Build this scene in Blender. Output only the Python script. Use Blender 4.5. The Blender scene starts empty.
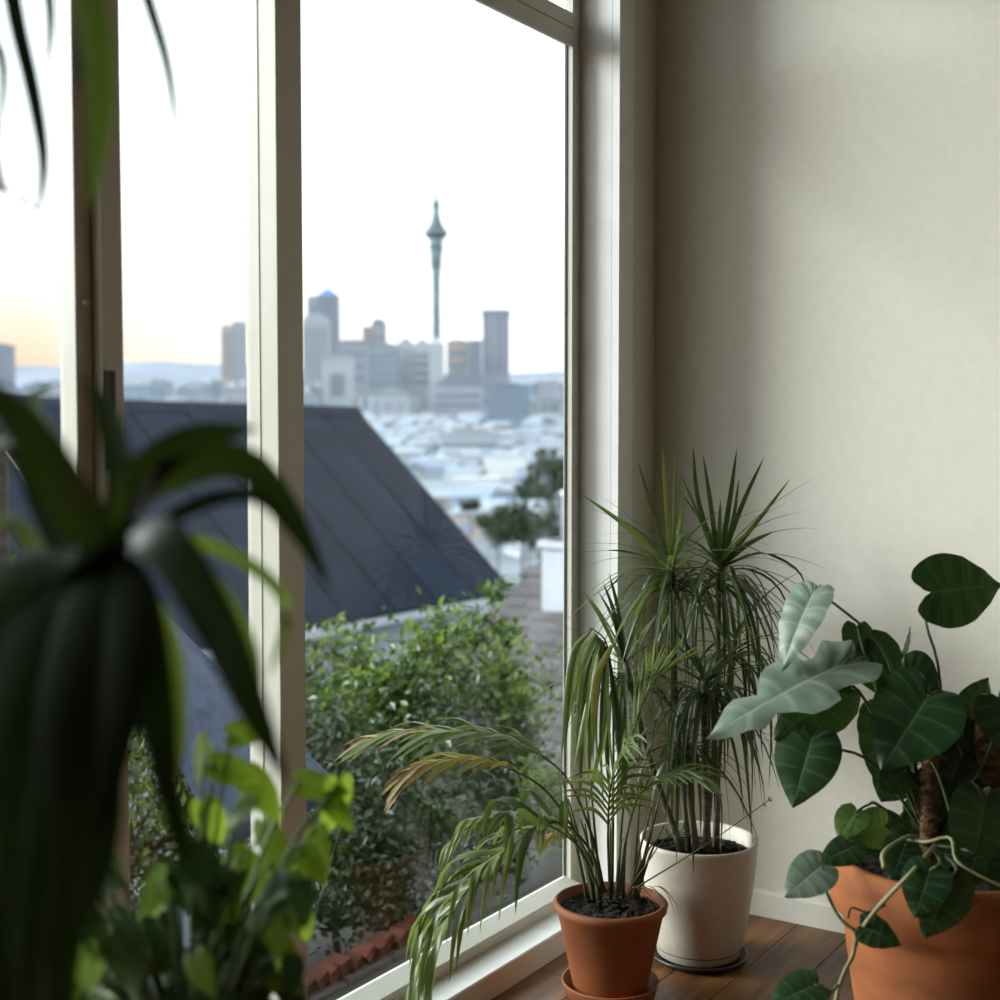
import bpy, math, random
from mathutils import Vector as V
random.seed(7)
scene = bpy.context.scene
COL = scene.collection
PI = math.pi

# ------------------------------------------------------------------ camera
FPX, EYE = 1329.0, 1.2
YAW, PITCH = math.radians(33), math.atan(63 / 1329.0)
F0 = V((-math.sin(YAW), math.cos(YAW), 0)); RT = V((math.cos(YAW), math.sin(YAW), 0)); UPZ = V((0, 0, 1))
FW = F0 * math.cos(PITCH) - UPZ * math.sin(PITCH); UPC = F0 * math.sin(PITCH) + UPZ * math.cos(PITCH)
CAM = V((0, 0, EYE))
cd = bpy.data.cameras.new('camera'); cam = bpy.data.objects.new('camera', cd); COL.objects.link(cam)
cam.location = CAM; cam.rotation_euler = (PI / 2 - PITCH, 0, YAW)
cd.sensor_width = 36; cd.lens = 36 * FPX / 1000; cd.clip_start = 0.02; cd.clip_end = 12000
cd.dof.use_dof = True; cd.dof.focus_distance = 2.85; cd.dof.aperture_fstop = 3.0; cd.dof.aperture_blades = 0
scene.camera = cam

# ------------------------------------------------------------------ world, sun, exposure
SUN_AZ = math.radians(119)         # low hazy sun, seen from +Y towards the window side
world = bpy.data.worlds.new('world'); scene.world = world; world.use_nodes = True
nt = world.node_tree; nt.nodes.clear()
def N(nt, t, **k):
    n = nt.nodes.new(t)
    for a, b in k.items(): setattr(n, a, b)
    return n
tc = N(nt, 'ShaderNodeTexCoord'); sx = N(nt, 'ShaderNodeSeparateXYZ'); nt.links.new(tc.outputs['Generated'], sx.inputs[0])
rampz = N(nt, 'ShaderNodeValToRGB'); nt.links.new(sx.outputs['Z'], rampz.inputs[0])
els = rampz.color_ramp.elements
els[0].position = 0.0; els[0].color = (0.74, 0.74, 0.73, 1)
els[1].position = 0.30; els[1].color = (1.0, 1.08, 1.11, 1)
e = els.new(0.06); e.color = (0.84, 0.885, 0.90, 1)
e = els.new(0.14); e.color = (0.95, 1.02, 1.04, 1)
dot = N(nt, 'ShaderNodeVectorMath', operation='DOT_PRODUCT'); nt.links.new(tc.outputs['Generated'], dot.inputs[0])
dot.inputs[1].default_value = (-math.sin(SUN_AZ), math.cos(SUN_AZ), 0.02)
pw = N(nt, 'ShaderNodeMapRange'); nt.links.new(dot.outputs['Value'], pw.inputs[0]); pw.inputs[1].default_value = 0.06; pw.inputs[2].default_value = 0.40
low = N(nt, 'ShaderNodeMapRange'); nt.links.new(sx.outputs['Z'], low.inputs[0]); low.inputs[1].default_value = 0.20; low.inputs[2].default_value = 0.05
mm = N(nt, 'ShaderNodeMath', operation='MULTIPLY'); nt.links.new(pw.outputs[0], mm.inputs[0]); nt.links.new(low.outputs[0], mm.inputs[1])
mixs = N(nt, 'ShaderNodeMixRGB'); nt.links.new(mm.outputs[0], mixs.inputs[0]); nt.links.new(rampz.outputs[0], mixs.inputs[1]); mixs.inputs[2].default_value = (0.56, 0.43, 0.30, 1)
bg = N(nt, 'ShaderNodeBackground'); nt.links.new(mixs.outputs[0], bg.inputs[0]); bg.inputs[1].default_value = 2.0
wo = N(nt, 'ShaderNodeOutputWorld'); nt.links.new(bg.outputs[0], wo.inputs[0])
sl = bpy.data.lights.new('sun', 'SUN'); so = bpy.data.objects.new('sun', sl); COL.objects.link(so)
sl.energy = 5.4; sl.angle = math.radians(30); sl.color = (0.96, 0.99, 1.0)
SUN_EL = math.radians(21)
SUN_DIR = V((-math.sin(SUN_AZ) * math.cos(SUN_EL), math.cos(SUN_AZ) * math.cos(SUN_EL), math.sin(SUN_EL)))
so.rotation_euler = SUN_DIR.to_track_quat('Z', 'Y').to_euler()
vs = scene.view_settings
vs.view_transform = 'Standard'; vs.look = 'None'; vs.gamma = 1.0; vs.use_curve_mapping = False; vs.exposure = 0.0

# ------------------------------------------------------------------ pixel helpers (1000 x 1000 frame)
def ray(x, y): return FW + RT * ((x - 500) / FPX) + UPC * ((500 - y) / FPX)
def at(x, y, d): return CAM + ray(x, y) * d
def onz(x, y, z):
    r = ray(x, y); return CAM + r * ((z - EYE) / r.z)

# ------------------------------------------------------------------ materials
MATS = {}
def mat(name, col, rough=0.6, var=0.12, scale=8.0, bump=0.0, stretch=(1, 1, 1), col2=None, metallic=0.0, spec=0.5, per=0.0, trans=0.0, tcol=None, coord='Object'):
    m = bpy.data.materials.new(name); m.use_nodes = True; t = m.node_tree; t.nodes.clear()
    out = N(t, 'ShaderNodeOutputMaterial'); b = N(t, 'ShaderNodeBsdfPrincipled')
    b.inputs['Roughness'].default_value = rough; b.inputs['Metallic'].default_value = metallic; b.inputs['Specular IOR Level'].default_value = spec
    tx = N(t, 'ShaderNodeTexCoord'); mp = N(t, 'ShaderNodeMapping'); t.links.new(tx.outputs[coord], mp.inputs[0]); mp.inputs['Scale'].default_value = stretch
    nz = N(t, 'ShaderNodeTexNoise'); t.links.new(mp.outputs[0], nz.inputs[0]); nz.inputs['Scale'].default_value = scale; nz.inputs['Detail'].default_value = 5
    c2 = col2 or tuple(c * (1 - 2 * var) for c in col)
    cr = N(t, 'ShaderNodeValToRGB'); t.links.new(nz.outputs['Fac'], cr.inputs[0])
    cr.color_ramp.elements[0].position = 0.35; cr.color_ramp.elements[0].color = (*c2, 1)
    cr.color_ramp.elements[1].position = 0.65; cr.color_ramp.elements[1].color = (*col, 1)
    src = cr.outputs[0]
    if per:
        oi = N(t, 'ShaderNodeObjectInfo'); mr = N(t, 'ShaderNodeMapRange'); t.links.new(oi.outputs['Random'], mr.inputs[0])
        mr.inputs[3].default_value = 1 - per; mr.inputs[4].default_value = 1 + per
        hs = N(t, 'ShaderNodeHueSaturation'); t.links.new(src, hs.inputs['Color']); t.links.new(mr.outputs[0], hs.inputs['Value']); src = hs.outputs[0]
    t.links.new(src, b.inputs['Base Color'])
    if bump:
        bp = N(t, 'ShaderNodeBump'); t.links.new(nz.outputs['Fac'], bp.inputs['Height']); bp.inputs['Strength'].default_value = bump; bp.inputs['Distance'].default_value = 0.01
        t.links.new(bp.outputs[0], b.inputs['Normal'])
    if trans:
        tr = N(t, 'ShaderNodeBsdfTranslucent'); mx = N(t, 'ShaderNodeMixShader'); mx.inputs[0].default_value = trans
        tr.inputs[0].default_value = (*(tcol or col), 1)
        t.links.new(b.outputs[0], mx.inputs[1]); t.links.new(tr.outputs[0], mx.inputs[2]); t.links.new(mx.outputs[0], out.inputs[0])
    else:
        t.links.new(b.outputs[0], out.inputs[0])
    MATS[name] = m; return m

def veined(name, col, vein, rough, trans, tcol):
    """broad leaf: pale midrib and side veins from the leaf's own UV (u along, v across)"""
    m = mat(name, col, rough, 0.18, 14, 0.15, trans=trans, tcol=tcol, per=0.12); t = m.node_tree
    b = next(n for n in t.nodes if n.type == 'BSDF_PRINCIPLED'); src = b.inputs['Base Color'].links[0].from_socket
    uv = N(t, 'ShaderNodeUVMap'); s = N(t, 'ShaderNodeSeparateXYZ'); t.links.new(uv.outputs[0], s.inputs[0])
    mid = N(t, 'ShaderNodeMapRange'); t.links.new(s.outputs['Y'], mid.inputs[0]); mid.inputs[1].default_value = 0.0; mid.inputs[2].default_value = 0.07; mid.inputs[3].default_value = 1; mid.inputs[4].default_value = 0
    mu = N(t, 'ShaderNodeMath', operation='MULTIPLY'); t.links.new(s.outputs['X'], mu.inputs[0]); mu.inputs[1].default_value = 7.0
    pp = N(t, 'ShaderNodeMath', operation='PINGPONG'); t.links.new(mu.outputs[0], pp.inputs[0]); pp.inputs[1].default_value = 0.5
    sv = N(t, 'ShaderNodeMapRange'); t.links.new(pp.outputs[0], sv.inputs[0]); sv.inputs[1].default_value = 0.0; sv.inputs[2].default_value = 0.12; sv.inputs[3].default_value = 0.55; sv.inputs[4].default_value = 0
    mxm = N(t, 'ShaderNodeMath', operation='MAXIMUM'); t.links.new(mid.outputs[0], mxm.inputs[0]); t.links.new(sv.outputs[0], mxm.inputs[1])
    mc = N(t, 'ShaderNodeMixRGB'); t.links.new(mxm.outputs[0], mc.inputs[0]); t.links.new(src, mc.inputs[1]); mc.inputs[2].default_value = (*vein, 1)
    t.links.new(mc.outputs[0], b.inputs['Base Color']); return m

mat('wall', (0.74, 0.718, 0.63), 0.75, 0.02, 40, 0.05)
mat('wall_tan', (0.12, 0.075, 0.038), 0.7, 0.06, 6)  # unseen walls; dark brown invented to cut bounce and warm the shadows
mat('ceiling', (0.24, 0.18, 0.115), 0.8, 0.05, 20)  # unseen ceiling, browned for the same dimmer bounce light
mat('trim', (0.86, 0.87, 0.84), 0.45, 0.03, 12)
mat('sash', (0.62, 0.605, 0.52), 0.4, 0.03, 15)
mat('seal', (0.03, 0.035, 0.03), 0.6)
mat('floor_wood', (0.25, 0.112, 0.035), 0.42, 0.2, 5.0, 0.12, stretch=(9, 0.8, 9), col2=(0.11, 0.045, 0.014), per=0.22)
mat('gap', (0.02, 0.014, 0.01), 0.9)
mat('terracotta', (0.30, 0.090, 0.026), 0.7, 0.15, 6, 0.12, col2=(0.21, 0.062, 0.018))
mat('terracotta_old', (0.36, 0.115, 0.032), 0.8, 0.2, 5, 0.2, stretch=(1, 1, 3), col2=(0.20, 0.06, 0.016))
mat('cream_pot', (0.62, 0.57, 0.48), 0.45, 0.05, 60)
mat('dark_plate', (0.035, 0.03, 0.026), 0.35)
mat('soil', (0.035, 0.024, 0.016), 0.95, 0.3, 60, 0.8)
mat('drac_leaf', (0.045, 0.070, 0.033), 0.34, 0.15, 20, trans=0.16, tcol=(0.20, 0.28, 0.06), per=0.3)
mat('drac_leaf_pale', (0.12, 0.18, 0.05), 0.36, 0.15, 20, trans=0.3, tcol=(0.3, 0.38, 0.08), per=0.2)  # paler leaf tone; on the left droopers it paints window light
mat('drac_stem', (0.16, 0.13, 0.09), 0.85, 0.25, 40, 0.4, stretch=(1, 1, 3))
mat('palm_leaf', (0.13, 0.185, 0.065), 0.36, 0.2, 25, trans=0.3, tcol=(0.30, 0.38, 0.09), per=0.3)
mat('palm_pale', (0.26, 0.31, 0.16), 0.36, 0.2, 25, trans=0.3, tcol=(0.34, 0.42, 0.12), per=0.2)
mat('palm_dark', (0.05, 0.085, 0.035), 0.36, 0.2, 25, trans=0.25, tcol=(0.16, 0.24, 0.05), per=0.2)
mat('palm_yellow', (0.33, 0.29, 0.07), 0.45, 0.2, 25, trans=0.35, tcol=(0.5, 0.44, 0.1), per=0.2)
mat('palm_dry', (0.33, 0.22, 0.12), 0.8, 0.25, 30, trans=0.2, per=0.2)
mat('palm_stem', (0.10, 0.12, 0.045), 0.5, 0.25, 30)
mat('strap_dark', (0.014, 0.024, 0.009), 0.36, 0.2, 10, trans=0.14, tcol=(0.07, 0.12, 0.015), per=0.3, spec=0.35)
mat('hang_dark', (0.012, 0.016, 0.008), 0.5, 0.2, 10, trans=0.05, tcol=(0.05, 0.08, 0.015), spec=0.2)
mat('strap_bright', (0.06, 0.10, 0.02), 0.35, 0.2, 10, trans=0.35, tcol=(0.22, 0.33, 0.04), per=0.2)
mat('petiole', (0.10, 0.15, 0.05), 0.5, 0.2, 25)
mat('vine_stem', (0.30, 0.30, 0.14), 0.6, 0.2, 25)
mat('coir', (0.22, 0.12, 0.045), 0.95, 0.4, 50, 1.0, stretch=(1, 1, 2))
mat('moss', (0.09, 0.11, 0.03), 0.95, 0.4, 60, 1.0)
veined('philo_leaf', (0.028, 0.075, 0.030), (0.10, 0.18, 0.08), 0.34, 0.15, (0.07, 0.16, 0.03))
veined('philo_fresh', (0.08, 0.16, 0.035), (0.16, 0.26, 0.08), 0.36, 0.35, (0.24, 0.38, 0.06))
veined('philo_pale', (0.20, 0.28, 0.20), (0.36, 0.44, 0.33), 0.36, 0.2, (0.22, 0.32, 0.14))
veined('pothos', (0.075, 0.145, 0.02), (0.12, 0.21, 0.04), 0.28, 0.42, (0.33, 0.50, 0.04))
mat('stool_wood', (0.24, 0.13, 0.06), 0.55, 0.2, 6, stretch=(8, 8, 1))
mat('planter_glaze', (0.10, 0.11, 0.11), 0.4)
mat('cord', (0.45, 0.38, 0.26), 0.9)
# outdoors
mat('roof_navy', (0.011, 0.018, 0.036), 0.8, 0.18, 1.2, 0.0, per=0.08, spec=0.12)
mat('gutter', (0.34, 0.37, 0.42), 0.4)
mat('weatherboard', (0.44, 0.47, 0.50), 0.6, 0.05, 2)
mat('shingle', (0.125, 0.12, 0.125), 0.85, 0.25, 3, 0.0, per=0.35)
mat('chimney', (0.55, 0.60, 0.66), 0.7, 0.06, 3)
mat('brick', (0.075, 0.027, 0.017), 0.95, 0.3, 12, 0.4, per=0.3, spec=0.1)
mat('brick_dark', (0.045, 0.028, 0.02), 0.95, 0.3, 12, 0.4, per=0.25)
mat('earth', (0.022, 0.018, 0.012), 0.95, 0.35, 3, 0.5)
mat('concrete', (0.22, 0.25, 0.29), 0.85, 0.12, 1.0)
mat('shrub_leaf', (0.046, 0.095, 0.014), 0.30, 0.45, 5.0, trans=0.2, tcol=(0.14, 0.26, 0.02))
mat('shrub_dark', (0.024, 0.050, 0.010), 0.32, 0.4, 5.0, trans=0.15, tcol=(0.08, 0.15, 0.015))  # darker leaf copy; dimness of the lower shrubs is put in the colour
mat('shrub_lit', (0.15, 0.23, 0.05), 0.35, 0.25, 5.0, trans=0.3, tcol=(0.32, 0.46, 0.06))  # lighter leaf copy; paints highlights onto the shrub crowns
mat('bark', (0.05, 0.04, 0.03), 0.9, 0.3, 20, 0.5)
mat('tree_far', (0.04, 0.07, 0.025), 0.9, 0.4, 0.4)
mat('sail', (0.035, 0.06, 0.12), 0.6, 0.2, 30)
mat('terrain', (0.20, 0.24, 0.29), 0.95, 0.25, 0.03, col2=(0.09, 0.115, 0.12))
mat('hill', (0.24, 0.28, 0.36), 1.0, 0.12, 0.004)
for nm, c in dict(white=(0.37, 0.41, 0.455), pale=(0.28, 0.33, 0.385), blue=(0.22, 0.29, 0.38), mauve=(0.31, 0.325, 0.39), tan=(0.40, 0.35, 0.33), grey=(0.23, 0.255, 0.32), dark=(0.12, 0.14, 0.19)).items():  # distance haze painted in as pale bluish building colours
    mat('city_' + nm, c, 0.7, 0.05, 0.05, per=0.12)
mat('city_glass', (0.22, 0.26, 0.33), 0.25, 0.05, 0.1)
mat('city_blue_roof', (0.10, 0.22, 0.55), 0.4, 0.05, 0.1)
mat('city_bright', (0.75, 0.78, 0.80), 0.5, 0.02, 0.1)  # bright white of the long valley sheds
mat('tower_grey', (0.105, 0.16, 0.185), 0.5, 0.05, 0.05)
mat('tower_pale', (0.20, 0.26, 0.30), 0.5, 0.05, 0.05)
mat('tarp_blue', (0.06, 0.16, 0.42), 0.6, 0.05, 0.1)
# window glass: clear with a fresnel reflection
g = bpy.data.materials.new('window_glass'); g.use_nodes = True; t = g.node_tree; t.nodes.clear()
o_ = N(t, 'ShaderNodeOutputMaterial'); tr = N(t, 'ShaderNodeBsdfTransparent'); gl = N(t, 'ShaderNodeBsdfGlossy'); gl.inputs['Roughness'].default_value = 0.0
lw = N(t, 'ShaderNodeLayerWeight'); lw.inputs[0].default_value = 0.5; p5 = N(t, 'ShaderNodeMath', operation='POWER'); t.links.new(lw.outputs['Facing'], p5.inputs[0]); p5.inputs[1].default_value = 5.0
fr = N(t, 'ShaderNodeMapRange'); t.links.new(p5.outputs[0], fr.inputs[0]); fr.inputs[3].default_value = 0.018; fr.inputs[4].default_value = 0.9; mx = N(t, 'ShaderNodeMixShader'); tr.inputs[0].default_value = (0.97, 0.985, 0.98, 1)
t.links.new(fr.outputs[0], mx.inputs[0]); t.links.new(tr.outputs[0], mx.inputs[1]); t.links.new(gl.outputs[0], mx.inputs[2]); t.links.new(mx.outputs[0], o_.inputs[0]); MATS['window_glass'] = g

# ------------------------------------------------------------------ mesh builder
class MB:
    def __init__(s): s.v = []; s.f = []; s.uv = None
    def box(s, x0, x1, y0, y1, z0, z1):
        b = len(s.v); s.v += [(x, y, z) for z in (z0, z1) for y in (y0, y1) for x in (x0, x1)]
        s.f += [tuple(b + i for i in q) for q in ((0, 2, 3, 1), (4, 5, 7, 6), (0, 1, 5, 4), (2, 6, 7, 3), (0, 4, 6, 2), (1, 3, 7, 5))]; return s
    def hexa(s, p):
        b = len(s.v); s.v += [tuple(q) for q in p]
        s.f += [tuple(b + i for i in q) for q in ((0, 3, 2, 1), (4, 5, 6, 7), (0, 1, 5, 4), (1, 2, 6, 5), (2, 3, 7, 6), (3, 0, 4, 7))]; return s
    def prism_y(s, prof, y0, y1):
        """closed profile [(x, z)] swept along y"""
        n = len(prof); b = len(s.v); s.v += [(x, y0, z) for x, z in prof] + [(x, y1, z) for x, z in prof]
        s.f += [(b + i, b + (i + 1) % n, b + n + (i + 1) % n, b + n + i) for i in range(n)] + [tuple(b + i for i in range(n))[::-1], tuple(b + n + i for i in range(n))]; return s
    def lathe(s, prof, n=40, cap0=True, cap1=True, c=(0, 0, 0)):
        b = len(s.v)
        for r, z in prof:
            for k in range(n):
                a = 2 * PI * k / n; s.v.append((c[0] + r * math.cos(a), c[1] + r * math.sin(a), c[2] + z))
        for j in range(len(prof) - 1):
            for k in range(n):
                k2 = (k + 1) % n; s.f.append((b + j * n + k, b + j * n + k2, b + (j + 1) * n + k2, b + (j + 1) * n + k))
        if cap0: s.f.append(tuple(b + k for k in range(n))[::-1])
        if cap1: s.f.append(tuple(b + (len(prof) - 1) * n + k for k in range(n)))
        return s
    def tube(s, pts, r0, r1=None, n=7):
        r1 = r0 if r1 is None else r1; m = len(pts); b = len(s.v); pts = [V(p) for p in pts]
        for i, p in enumerate(pts):
            d = (pts[min(i + 1, m - 1)] - pts[max(i - 1, 0)]).normalized(); a = d.orthogonal().normalized() if i == 0 else (pa - d * pa.dot(d)).normalized()
            pa = a; c = d.cross(a); r = r0 + (r1 - r0) * i / (m - 1)
            for k in range(n):
                q = p + a * (r * math.cos(2 * PI * k / n)) + c * (r * math.sin(2 * PI * k / n)); s.v.append(tuple(q))
        for i in range(m - 1):
            for k in range(n):
                k2 = (k + 1) % n; s.f.append((b + i * n + k, b + i * n + k2, b + (i + 1) * n + k2, b + (i + 1) * n + k))
        s.f += [tuple(b + k for k in range(n))[::-1], tuple(b + (m - 1) * n + k for k in range(n))]; return s
    def build(s, name, m, parent=None, smooth=False, loc=None):
        me = bpy.data.meshes.new(name)
        vv = s.v
        if loc is not None: vv = [(x - loc[0], y - loc[1], z - loc[2]) for x, y, z in s.v]
        me.from_pydata(vv, [], s.f); me.update()
        if smooth: me.polygons.foreach_set('use_smooth', [True] * len(me.polygons))
        if s.uv:
            l = me.uv_layers.new(name='UVMap'); l.data.foreach_set('uv', [c for lp in me.loops for c in s.uv[lp.vertex_index]])
        me.materials.append(MATS[m])
        o = bpy.data.objects.new(name, me); COL.objects.link(o); o.parent = parent
        if loc is not None and parent is None: o.location = loc
        elif loc is not None: o.location = V(loc) - parent.location
        return o
    def part(s, name, m, parent, smooth=False):
        """vertices in world space, made relative to the parent's location"""
        return s.build(name, m, parent, smooth) if parent is None else _rel(s, name, m, parent, smooth)
def world_loc(o):
    p = V((0, 0, 0))
    while o: p = p + o.location; o = o.parent
    return p
def _rel(s, name, m, parent, smooth):
    w = world_loc(parent); s.v = [(x - w.x, y - w.y, z - w.z) for x, y, z in s.v]; return s.build(name, m, parent, smooth)
def tag(o, label, cat, group=None, kind=None):
    o['label'] = label; o['category'] = cat
    if group: o['group'] = group
    if kind: o['kind'] = kind
    return o
def empty(name, loc):
    o = bpy.data.objects.new(name, None); COL.objects.link(o); o.location = loc; o.empty_display_size = 0.05; return o
def struct(o, label, cat='structure'):
    o['kind'] = 'structure'; o['label'] = label; o['category'] = cat; return o
def bez(p, n):
    p = [V(q) for q in p]; out = []
    for i in range(n + 1):
        t = i / n; q = p[:]
        while len(q) > 1: q = [a.lerp(b, t) for a, b in zip(q, q[1:])]
        out.append(q[0])
    return out
def spl(pts, n):
    """Catmull-Rom through the points"""
    pts = [V(p) for p in pts]; e = [pts[0] * 2 - pts[1]] + pts + [pts[-1] * 2 - pts[-2]]; out = []; m = len(pts) - 1
    for i in range(n + 1):
        u = min(i / n * m, m - 1e-6); k = int(u); t = u - k; a, b, c, d = e[k:k + 4]
        out.append(0.5 * ((2 * b) + (c - a) * t + (2 * a - 5 * b + 4 * c - d) * t * t + (3 * b - 3 * c + d - a) * t ** 3))
    return out
def strap(mb, path, w, side_hint, fold=0.25, shape='strap'):
    """a long leaf blade with a folded midrib along path"""
    n = len(path); b = len(mb.v)
    for i, p in enumerate(path):
        u = i / (n - 1); d = (path[min(i + 1, n - 1)] - path[max(i - 1, 0)]).normalized()
        sd = (side_hint - d * side_hint.dot(d))
        sd = sd.normalized() if sd.length > 1e-4 else d.orthogonal().normalized()
        nn = sd.cross(d)
        if shape == 'strap': r = w * 0.5 * min(1, 0.55 + u * 3) * (1 - u ** 3.2) ** 0.8
        else: r = w * 0.5 * math.sin(PI * min(1, 0.12 + 0.88 * u)) ** 0.6 if u < 1 else 0
        r = max(r, w * 0.015)
        mb.v += [tuple(p + sd * r + nn * fold * r), tuple(p), tuple(p - sd * r + nn * fold * r)]
    for i in range(n - 1):
        a = b + i * 3; mb.f += [(a, a + 1, a + 4, a + 3), (a + 1, a + 2, a + 5, a + 4)]
    return mb
def broad(base, tip, nrm, width, droop=0.12, fold=0.18, lobes=0, back=150, pucker=0.006, rows=21):
    """heart-shaped leaf; rows follow the side veins and sweep behind the petiole at the base"""
    base, tip = V(base), V(tip); ax = tip - base; L = ax.length; ax.normalize(); nn = (V(nrm) - ax * V(nrm).dot(ax)).normalized(); sd = nn.cross(ax)
    cols = [0, 0.07, 0.3, 0.55, 0.8, 1.0]; mb = MB(); mb.uv = []
    kb = max(0.15, (back - 100) / 50.0)
    edge = spl([V((x * (kb if x < 0 else 1), y, 0)) for x, y in ((0.0, 0.0), (-.15, .10), (-.20, .27), (-.03, .44), (.22, .49), (.50, .42), (.78, .22), (1.0, 0.0))], rows)
    for side in (1, -1):
        b = len(mb.v)
        for i in range(rows + 1):
            u = i / rows; m_ = V((u ** 2 * (0.6 + 0.4 * u), 0, 0)); e_ = edge[i]
            if lobes and u > 0.4: e_ = e_.lerp(m_, 0.55 * max(0, math.cos(2 * PI * (lobes + 1) * (u - .5))) ** 2 * min(1, (1 - u) * 6))
            for c in cols:
                q = m_.lerp(e_, c); q = q + V((-.05 * math.sin(PI * c) * (1 - u), 0, 0))
                ll, ww = q.x * L, q.y * width; p = base + ax * ll + sd * (side * ww)
                uu = max(-0.3, q.x); h = fold * ww * (1 - 0.55 * c) - droop * L * uu * abs(uu) - 0.30 * droop * width * c * c
                h += pucker * c * (1 - c * 0.6) * math.cos(2 * PI * 7 * u) * (L / 0.15)
                mb.v.append(tuple(p + nn * h)); mb.uv.append((u, c))
        m = len(cols)
        for i in range(rows):
            for k in range(m - 1):
                q = (b + i * m + k, b + i * m + k + 1, b + (i + 1) * m + k + 1, b + (i + 1) * m + k); mb.f.append(q if side < 0 else q[::-1])
    return mb

# ================================================================== the room
XI, XR, YB, YE, ZC = -1.545, 2.7, -2.7, 3.117, 2.92
GX = -1.652
fl = struct(empty('floor', (0, 0, 0)), 'warm brown timber board floor running along the windows', 'floor')
MB().box(XI, XR, YB, YE, -0.12, -0.012).part('subfloor', 'gap', fl)
x = -1.5375; k = 0
while x < XR - 0.02:
    x1 = min(x + 0.1325, XR); cuts = [YB] + sorted(random.uniform(YB + 0.5, 2.2) for _ in range(2)) + [YE]
    if abs(x + 1.5375) < 1e-6: cuts = [YB, -0.4, 2.515, YE]
    for a, b in zip(cuts, cuts[1:]):
        if b - a > 0.05: MB().box(max(x, XI) + 0.0012, x1 - 0.0012, a + 0.001, b - 0.001, -0.012, 0.0).build('plank', 'floor_wood', fl)
    x += 0.1325
struct(MB().box(XI - 0.1, XR, YE, YE + 0.12, -0.1, ZC).build('wall_end', 'wall'), 'cream painted wall behind the potted plants', 'wall')
struct(MB().box(XR, XR + 0.12, YB, YE, -0.1, ZC).build('wall_side', 'wall_tan'), 'unseen brown wall facing the windows, dark to cut bounce light', 'wall')
struct(MB().box(XI - 0.1, XR, YB - 0.12, YB, -0.1, ZC).build('wall_back', 'wall_tan'), 'unseen brown wall at the far end of the room, dark to cut bounce light', 'wall')
struct(MB().box(XI - 0.2, XR + 0.12, YB - 0.12, YE + 0.12, ZC, ZC + 0.12).build('ceiling', 'ceiling'), 'unseen brown ceiling over the room, dark to cut bounce light', 'ceiling')
wl = struct(empty('wall_window', (XI, 0, 0)), 'cream painted wall that frames the tall windows', 'wall')
MB().box(XI - 0.116, XI, 2.95, YE, -0.1, ZC).part('pier', 'wall', wl)
MB().box(XI - 0.16, XI, YB, -1.3, -0.1, ZC).part('pier', 'wall', wl)
MB().box(XI - 0.16, XI, -1.3, 2.95, 2.80, ZC).part('header', 'wall', wl)
MB().box(XI - 0.116, XI - 0.02, -1.3, 2.95, -0.8, 0.0).part('footing', 'trim', wl)
bb = struct(MB().prism_y([(0, 0), (0, 0.065), (0.006, 0.065), (0.012, 0.058), (0.012, 0)], 0, XR - XI - 0.0).build('baseboard_end', 'wall'), 'low painted baseboard along the plain cream wall', 'baseboard')
bb.rotation_euler = (0, 0, -PI / 2); bb.location = (XI, YE, 0)
# profile x+ must face the room: rotate -90deg maps +x to -y and +y to +x
struct(MB().box(XI - 0.005, -1.53, 2.887, 2.962, 0, 2.86).build('trim_1', 'trim'), 'flat painted architrave beside the tall window', 'trim')
struct(MB().box(XI - 0.005, -1.53, -1.3, 2.887, 2.78, 2.86).build('trim_2', 'trim'), 'flat painted head trim above the windows', 'trim')

win = struct(empty('window_1', (GX, 1.2, 0)), 'tall white framed window wall looking out to the city', 'window')
def wp(name, m, *a): return MB().box(*a).part(name, m, win)
wp('jamb', 'trim', -1.661, -1.551, 2.887, 2.949, 0.0, 2.80)
wp('jamb_stop', 'sash', -1.661, -1.638, 2.847, 2.887, 0.06, 2.80)
wp('glazing_seal', 'seal', -1.658, -1.6525, 2.8445, 2.847, 0.1, 2.154)
wp('head', 'sash', -1.661, -1.545, -1.3, 2.887, 2.76, 2.80)
MB().prism_y([(-1.532, 0), (-1.532, 0.054), (-1.535, 0.057), (-1.661, 0.057), (-1.661, 0)], -1.3, 2.887).part('sill', 'trim', win)
MB().prism_y([(-1.608, 0.057), (-1.603, 0.084), (-1.606, 0.087), (-1.652, 0.099), (-1.661, 0.098), (-1.661, 0.057)], -1.3, 2.847).part('bottom_rail', 'sash', win)
MB().prism_y([(-1.661, 2.156), (-1.652, 2.154), (-1.640, 2.148), (-1.638, 2.152), (-1.638, 2.189), (-1.644, 2.191), (-1.638, 2.193), (-1.638, 2.228), (-1.652, 2.233), (-1.661, 2.233)], -1.3, 2.847).part('transom', 'sash', win)
def mullion(y0, y1, xin, z0=0.095, z1=2.76):
    m = MB()
    m.box(-1.661, xin, y0, y1, z0, z1); return m.part('mullion', 'sash', win)
mullion(1.735, 1.802, -1.588); wp('glazing_bead', 'sash', -1.630, -1.6285, 1.7335, 1.735, 0.099, 2.15)
mullion(1.366, 1.406, -1.604); mullion(1.333, 1.3625, -1.625)
wp('glazing_seal', 'seal', -1.66, -1.632, 1.3625, 1.366, 0.099, 2.15)
wp('catch', 'trim', -1.625, -1.618, 1.345, 1.355, 1.40, 1.405)
MB().box(-1.604, -1.590, 1.367, 1.378, 1.15, 1.30).part('handle', 'seal', win)
mullion(0.25, 0.317, -1.588); mullion(-0.75, -0.683, -1.588)
for a, b in ((1.802, 2.847), (1.406, 1.735), (0.317, 1.333), (-0.683, 0.25), (-1.3, -0.75)):
    for z0, z1 in ((0.095, 2.156), (2.231, 2.77)):
        MB().box(GX - 0.008, GX - 0.002, a - 0.004, b + 0.004, z0, z1).part('pane', 'window_glass', win)

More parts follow.
